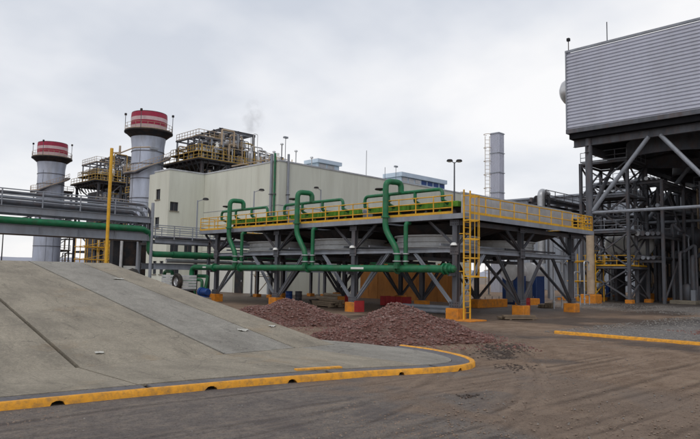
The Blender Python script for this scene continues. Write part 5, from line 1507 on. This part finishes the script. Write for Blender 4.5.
# ------------------------------------------------------------------ faint steam above the boiler
def steam(x, y, z, rx, rz_, dens, label):
    b_ = MB(); n_, m__ = 16, 12
    prf = []
    for i in range(m__ + 1):
        a_ = math.pi * i / m__
        prf.append((max(.001, math.sin(a_)), -math.cos(a_)))
    b_.lathe((0, 0, 0), [(p_[0], p_[1]) for p_ in prf], n_)
    b_.v = [(p[0] * rx + x, p[1] * rx + y, p[2] * rz_ + z) for p in b_.v]
    o = b_.build('steam_plume', None, None, True, loc=(x, y, z))
    m_ = bpy.data.materials.new('steam'); m_.use_nodes = True
    t = m_.node_tree; t.nodes.clear()
    o_ = t.nodes.new('ShaderNodeOutputMaterial'); v = t.nodes.new('ShaderNodeVolumePrincipled')
    v.inputs['Color'].default_value = (.93, .93, .95, 1); v.inputs['Anisotropy'].default_value = .45
    tc_ = t.nodes.new('ShaderNodeTexCoord')
    mp_ = t.nodes.new('ShaderNodeMapping'); mp_.inputs['Scale'].default_value = (1 / rx, 1 / rx, 1 / rz_); t.links.new(tc_.outputs['Object'], mp_.inputs[0])
    ln = t.nodes.new('ShaderNodeVectorMath'); ln.operation = 'LENGTH'; t.links.new(mp_.outputs[0], ln.inputs[0])
    fo = t.nodes.new('ShaderNodeMapRange'); fo.inputs[1].default_value = 1.0; fo.inputs[2].default_value = .2; t.links.new(ln.outputs['Value'], fo.inputs[0])
    nz = t.nodes.new('ShaderNodeTexNoise'); nz.inputs['Scale'].default_value = .7; nz.inputs['Detail'].default_value = 3; t.links.new(tc_.outputs['Object'], nz.inputs['Vector'])
    mr = t.nodes.new('ShaderNodeMapRange'); mr.inputs[1].default_value = .44; mr.inputs[2].default_value = .68; t.links.new(nz.outputs[0], mr.inputs[0])
    mu = t.nodes.new('ShaderNodeMath'); mu.operation = 'MULTIPLY'; t.links.new(fo.outputs[0], mu.inputs[0]); t.links.new(mr.outputs[0], mu.inputs[1])
    mu2 = t.nodes.new('ShaderNodeMath'); mu2.operation = 'MULTIPLY'; t.links.new(mu.outputs[0], mu2.inputs[0]); mu2.inputs[1].default_value = dens
    t.links.new(mu2.outputs[0], v.inputs['Density']); t.links.new(v.outputs[0], o_.inputs['Volume'])
    o.data.materials.append(m_)
    tag(o, label, 'steam', kind='stuff')
steam(65.5, 90.5, 29.8, 2.4, 4.4, .42, 'faint grey steam drifting above the boiler steelwork')

# ------------------------------------------------------------------ pipe racks crossing below the condenser
rn = random.Random(33)
for k, (xa, ya, L_, lb) in enumerate(((66.0, 22.0, 26.0, 'dark pipe rack crossing low below the condenser'), (70.0, 17.0, 24.0, 'dark pipe rack crossing below the condenser nearer the right edge'))):
    t_ = thing('under_rack', lb, 'pipe rack', (xa, ya, 0), 'dark pipe racks below the condenser')
    for q in range(5):
        x = xa + q * L_ / 4
        for y in (ya, ya + 2.6): MB().isec((x, y, -.05), (x, y, 12.4), .28, .28, (1, 0, 0)).build('post', 'steel', t_)
        for z in (4.2, 6.6, 9.4, 12.2): MB().isec((x, ya + .15, z), (x, ya + 2.45, z), .2, .26).build('cross_beam', 'steel', t_)
        if q < 4:
            for z in (6.6, 12.2): MB().isec((x + .15, ya, z), (x + L_ / 4 - .15, ya, z), .2, .26).build('girder', 'steel', t_)
            MB().bar((x, ya - .05, .3), (x + L_ / 4, ya - .05, 6.4), .14).build('brace', 'steel', t_)
            MB().bar((x + L_ / 4, ya - .05, 6.8), (x, ya - .05, 12.0), .14).build('brace', 'steel', t_)
    for z in (4.35, 6.75, 9.55, 12.35):
        for w_ in range(5):
            r_ = rn.choice((.1, .14, .2, .26))
            pipe('pipe', [(xa - .5, ya + .3 + w_ * .5, z + r_), (xa + L_ + .5, ya + .3 + w_ * .5, z + r_)], r_, rn.choice(('steel', 'steel_dark', 'galvanised', 'steel', 'steel_light')), t_)
    for w_ in range(14):
        x = xa + rn.uniform(0, L_)
        pipe('drop_pipe', [(x, ya - .3, rn.choice((12.5, 9.7, 6.9))), (x, ya - .3, rn.uniform(2, 4)), (x + rn.uniform(-1.5, 1.5), ya - .3, 1.0), (x, ya - 1.2, .0)], rn.choice((.07, .1, .16)), rn.choice(('galvanised', 'steel_light', 'steel', 'white_paint', 'green', 'tan_paint')), t_, .3, 8)

# ------------------------------------------------------------------ site clutter on the ground
def drum(x, y, m_, lb):
    t_ = thing('oil_drum', lb, 'drum', (x, y, 0), 'oil drums under the deck')
    MB().lathe((x, y, -.02), [(0, .02), (.29, .0), (.30, .03), (.285, .05), (.285, .29), (.30, .31), (.285, .33), (.285, .58), (.30, .60), (.285, .62), (.285, .86), (.30, .88), (.29, .90), (.27, .87), (0, .87)], 20).build('body', m_, t_, True)
    MB().lathe((x + .15, y, .85), [(0, .05), (.03, .05), (.04, 0)], 8).build('bung', 'steel', t_)
drum(33.6, 40.6, 'blue', 'blue oil drum under the left half of the deck')
drum(34.3, 40.2, 'steel', 'dark grey oil drum beside the blue drum under the deck')
drum(41.3, 23.2, 'red', 'red oil drum behind the right front columns of the deck')
def timber(x, y, rot, n_, L_, lb):
    t_ = thing('timber_stack', lb, 'timber', (x, y, 0), 'timber stacks')
    t_.rotation_euler.z = rot
    r2 = random.Random(int(x * 10))
    for k in range(n_):
        lay, q = divmod(k, 4)
        o = MB().box((x - L_ / 2 + r2.uniform(-.15, .15), y - .5 + q * .26, .06 + lay * .12), (x + L_ / 2 + r2.uniform(-.15, .15), y - .5 + q * .26 + .22, .06 + lay * .12 + .10)).build('plank', 'wood', t_)
    for q in (-.35, .35): MB().box((x + q * L_ - .05, y - .55, -.04), (x + q * L_ + .05, y + .55, .055)).build('bearer', 'wood', t_)
timber(31.2, 33.3, R(80), 14, 2.6, 'stack of planks under the middle of the deck')
timber(46.6, 24.4, R(20), 10, 2.2, 'small stack of planks right of the deck')
timber(31.5, 18.2, R(-35), 5, 1.9, 'few planks lying right of the yellow ladder foot')
def tubes(x, y, rot, n_, L_, r_, m_, lb):
    t_ = thing('pipe_stack', lb, 'pipes', (x, y, 0), 'loose pipe lengths')
    t_.rotation_euler.z = rot
    for k in range(n_):
        lay = 0 if k < (n_ + 1) // 2 + 1 else 1
        q = k if lay == 0 else k - ((n_ + 1) // 2 + 1) + .5
        a = (x - L_ / 2 + .1 * (k % 3), y + (q - n_ / 4) * r_ * 2.02, r_ + lay * r_ * 1.75)
        MB().tube([a, (a[0] + L_, a[1], a[2])], r_, 12).build('pipe_length', m_, t_, True)
tubes(32.3, 25.3, R(95), 5, 3.6, .13, 'steel_light', 'grey pipe lengths lying under the near end of the deck')
tubes(39.5, 41.5, R(75), 5, 4.0, .16, 'tan_paint', 'rusty pipe lengths lying under the far end of the deck')
t_ = thing('hose_coil', 'black hose coiled on the ground under the middle of the deck', 'hose', (33.2, 36.6, 0))
pp = []
for k in range(120):
    a_ = k * .26; rr = .45 + .002 * k
    pp.append((33.2 + rr * math.cos(a_), 36.6 + rr * math.sin(a_), .05 + .0024 * k))
MB().tube(pp + [(33.2, 35.4, .05), (32.4, 34.6, .04), (31.9, 34.9, .04)], .035, 6).build('hose', 'rubber', t_, True)
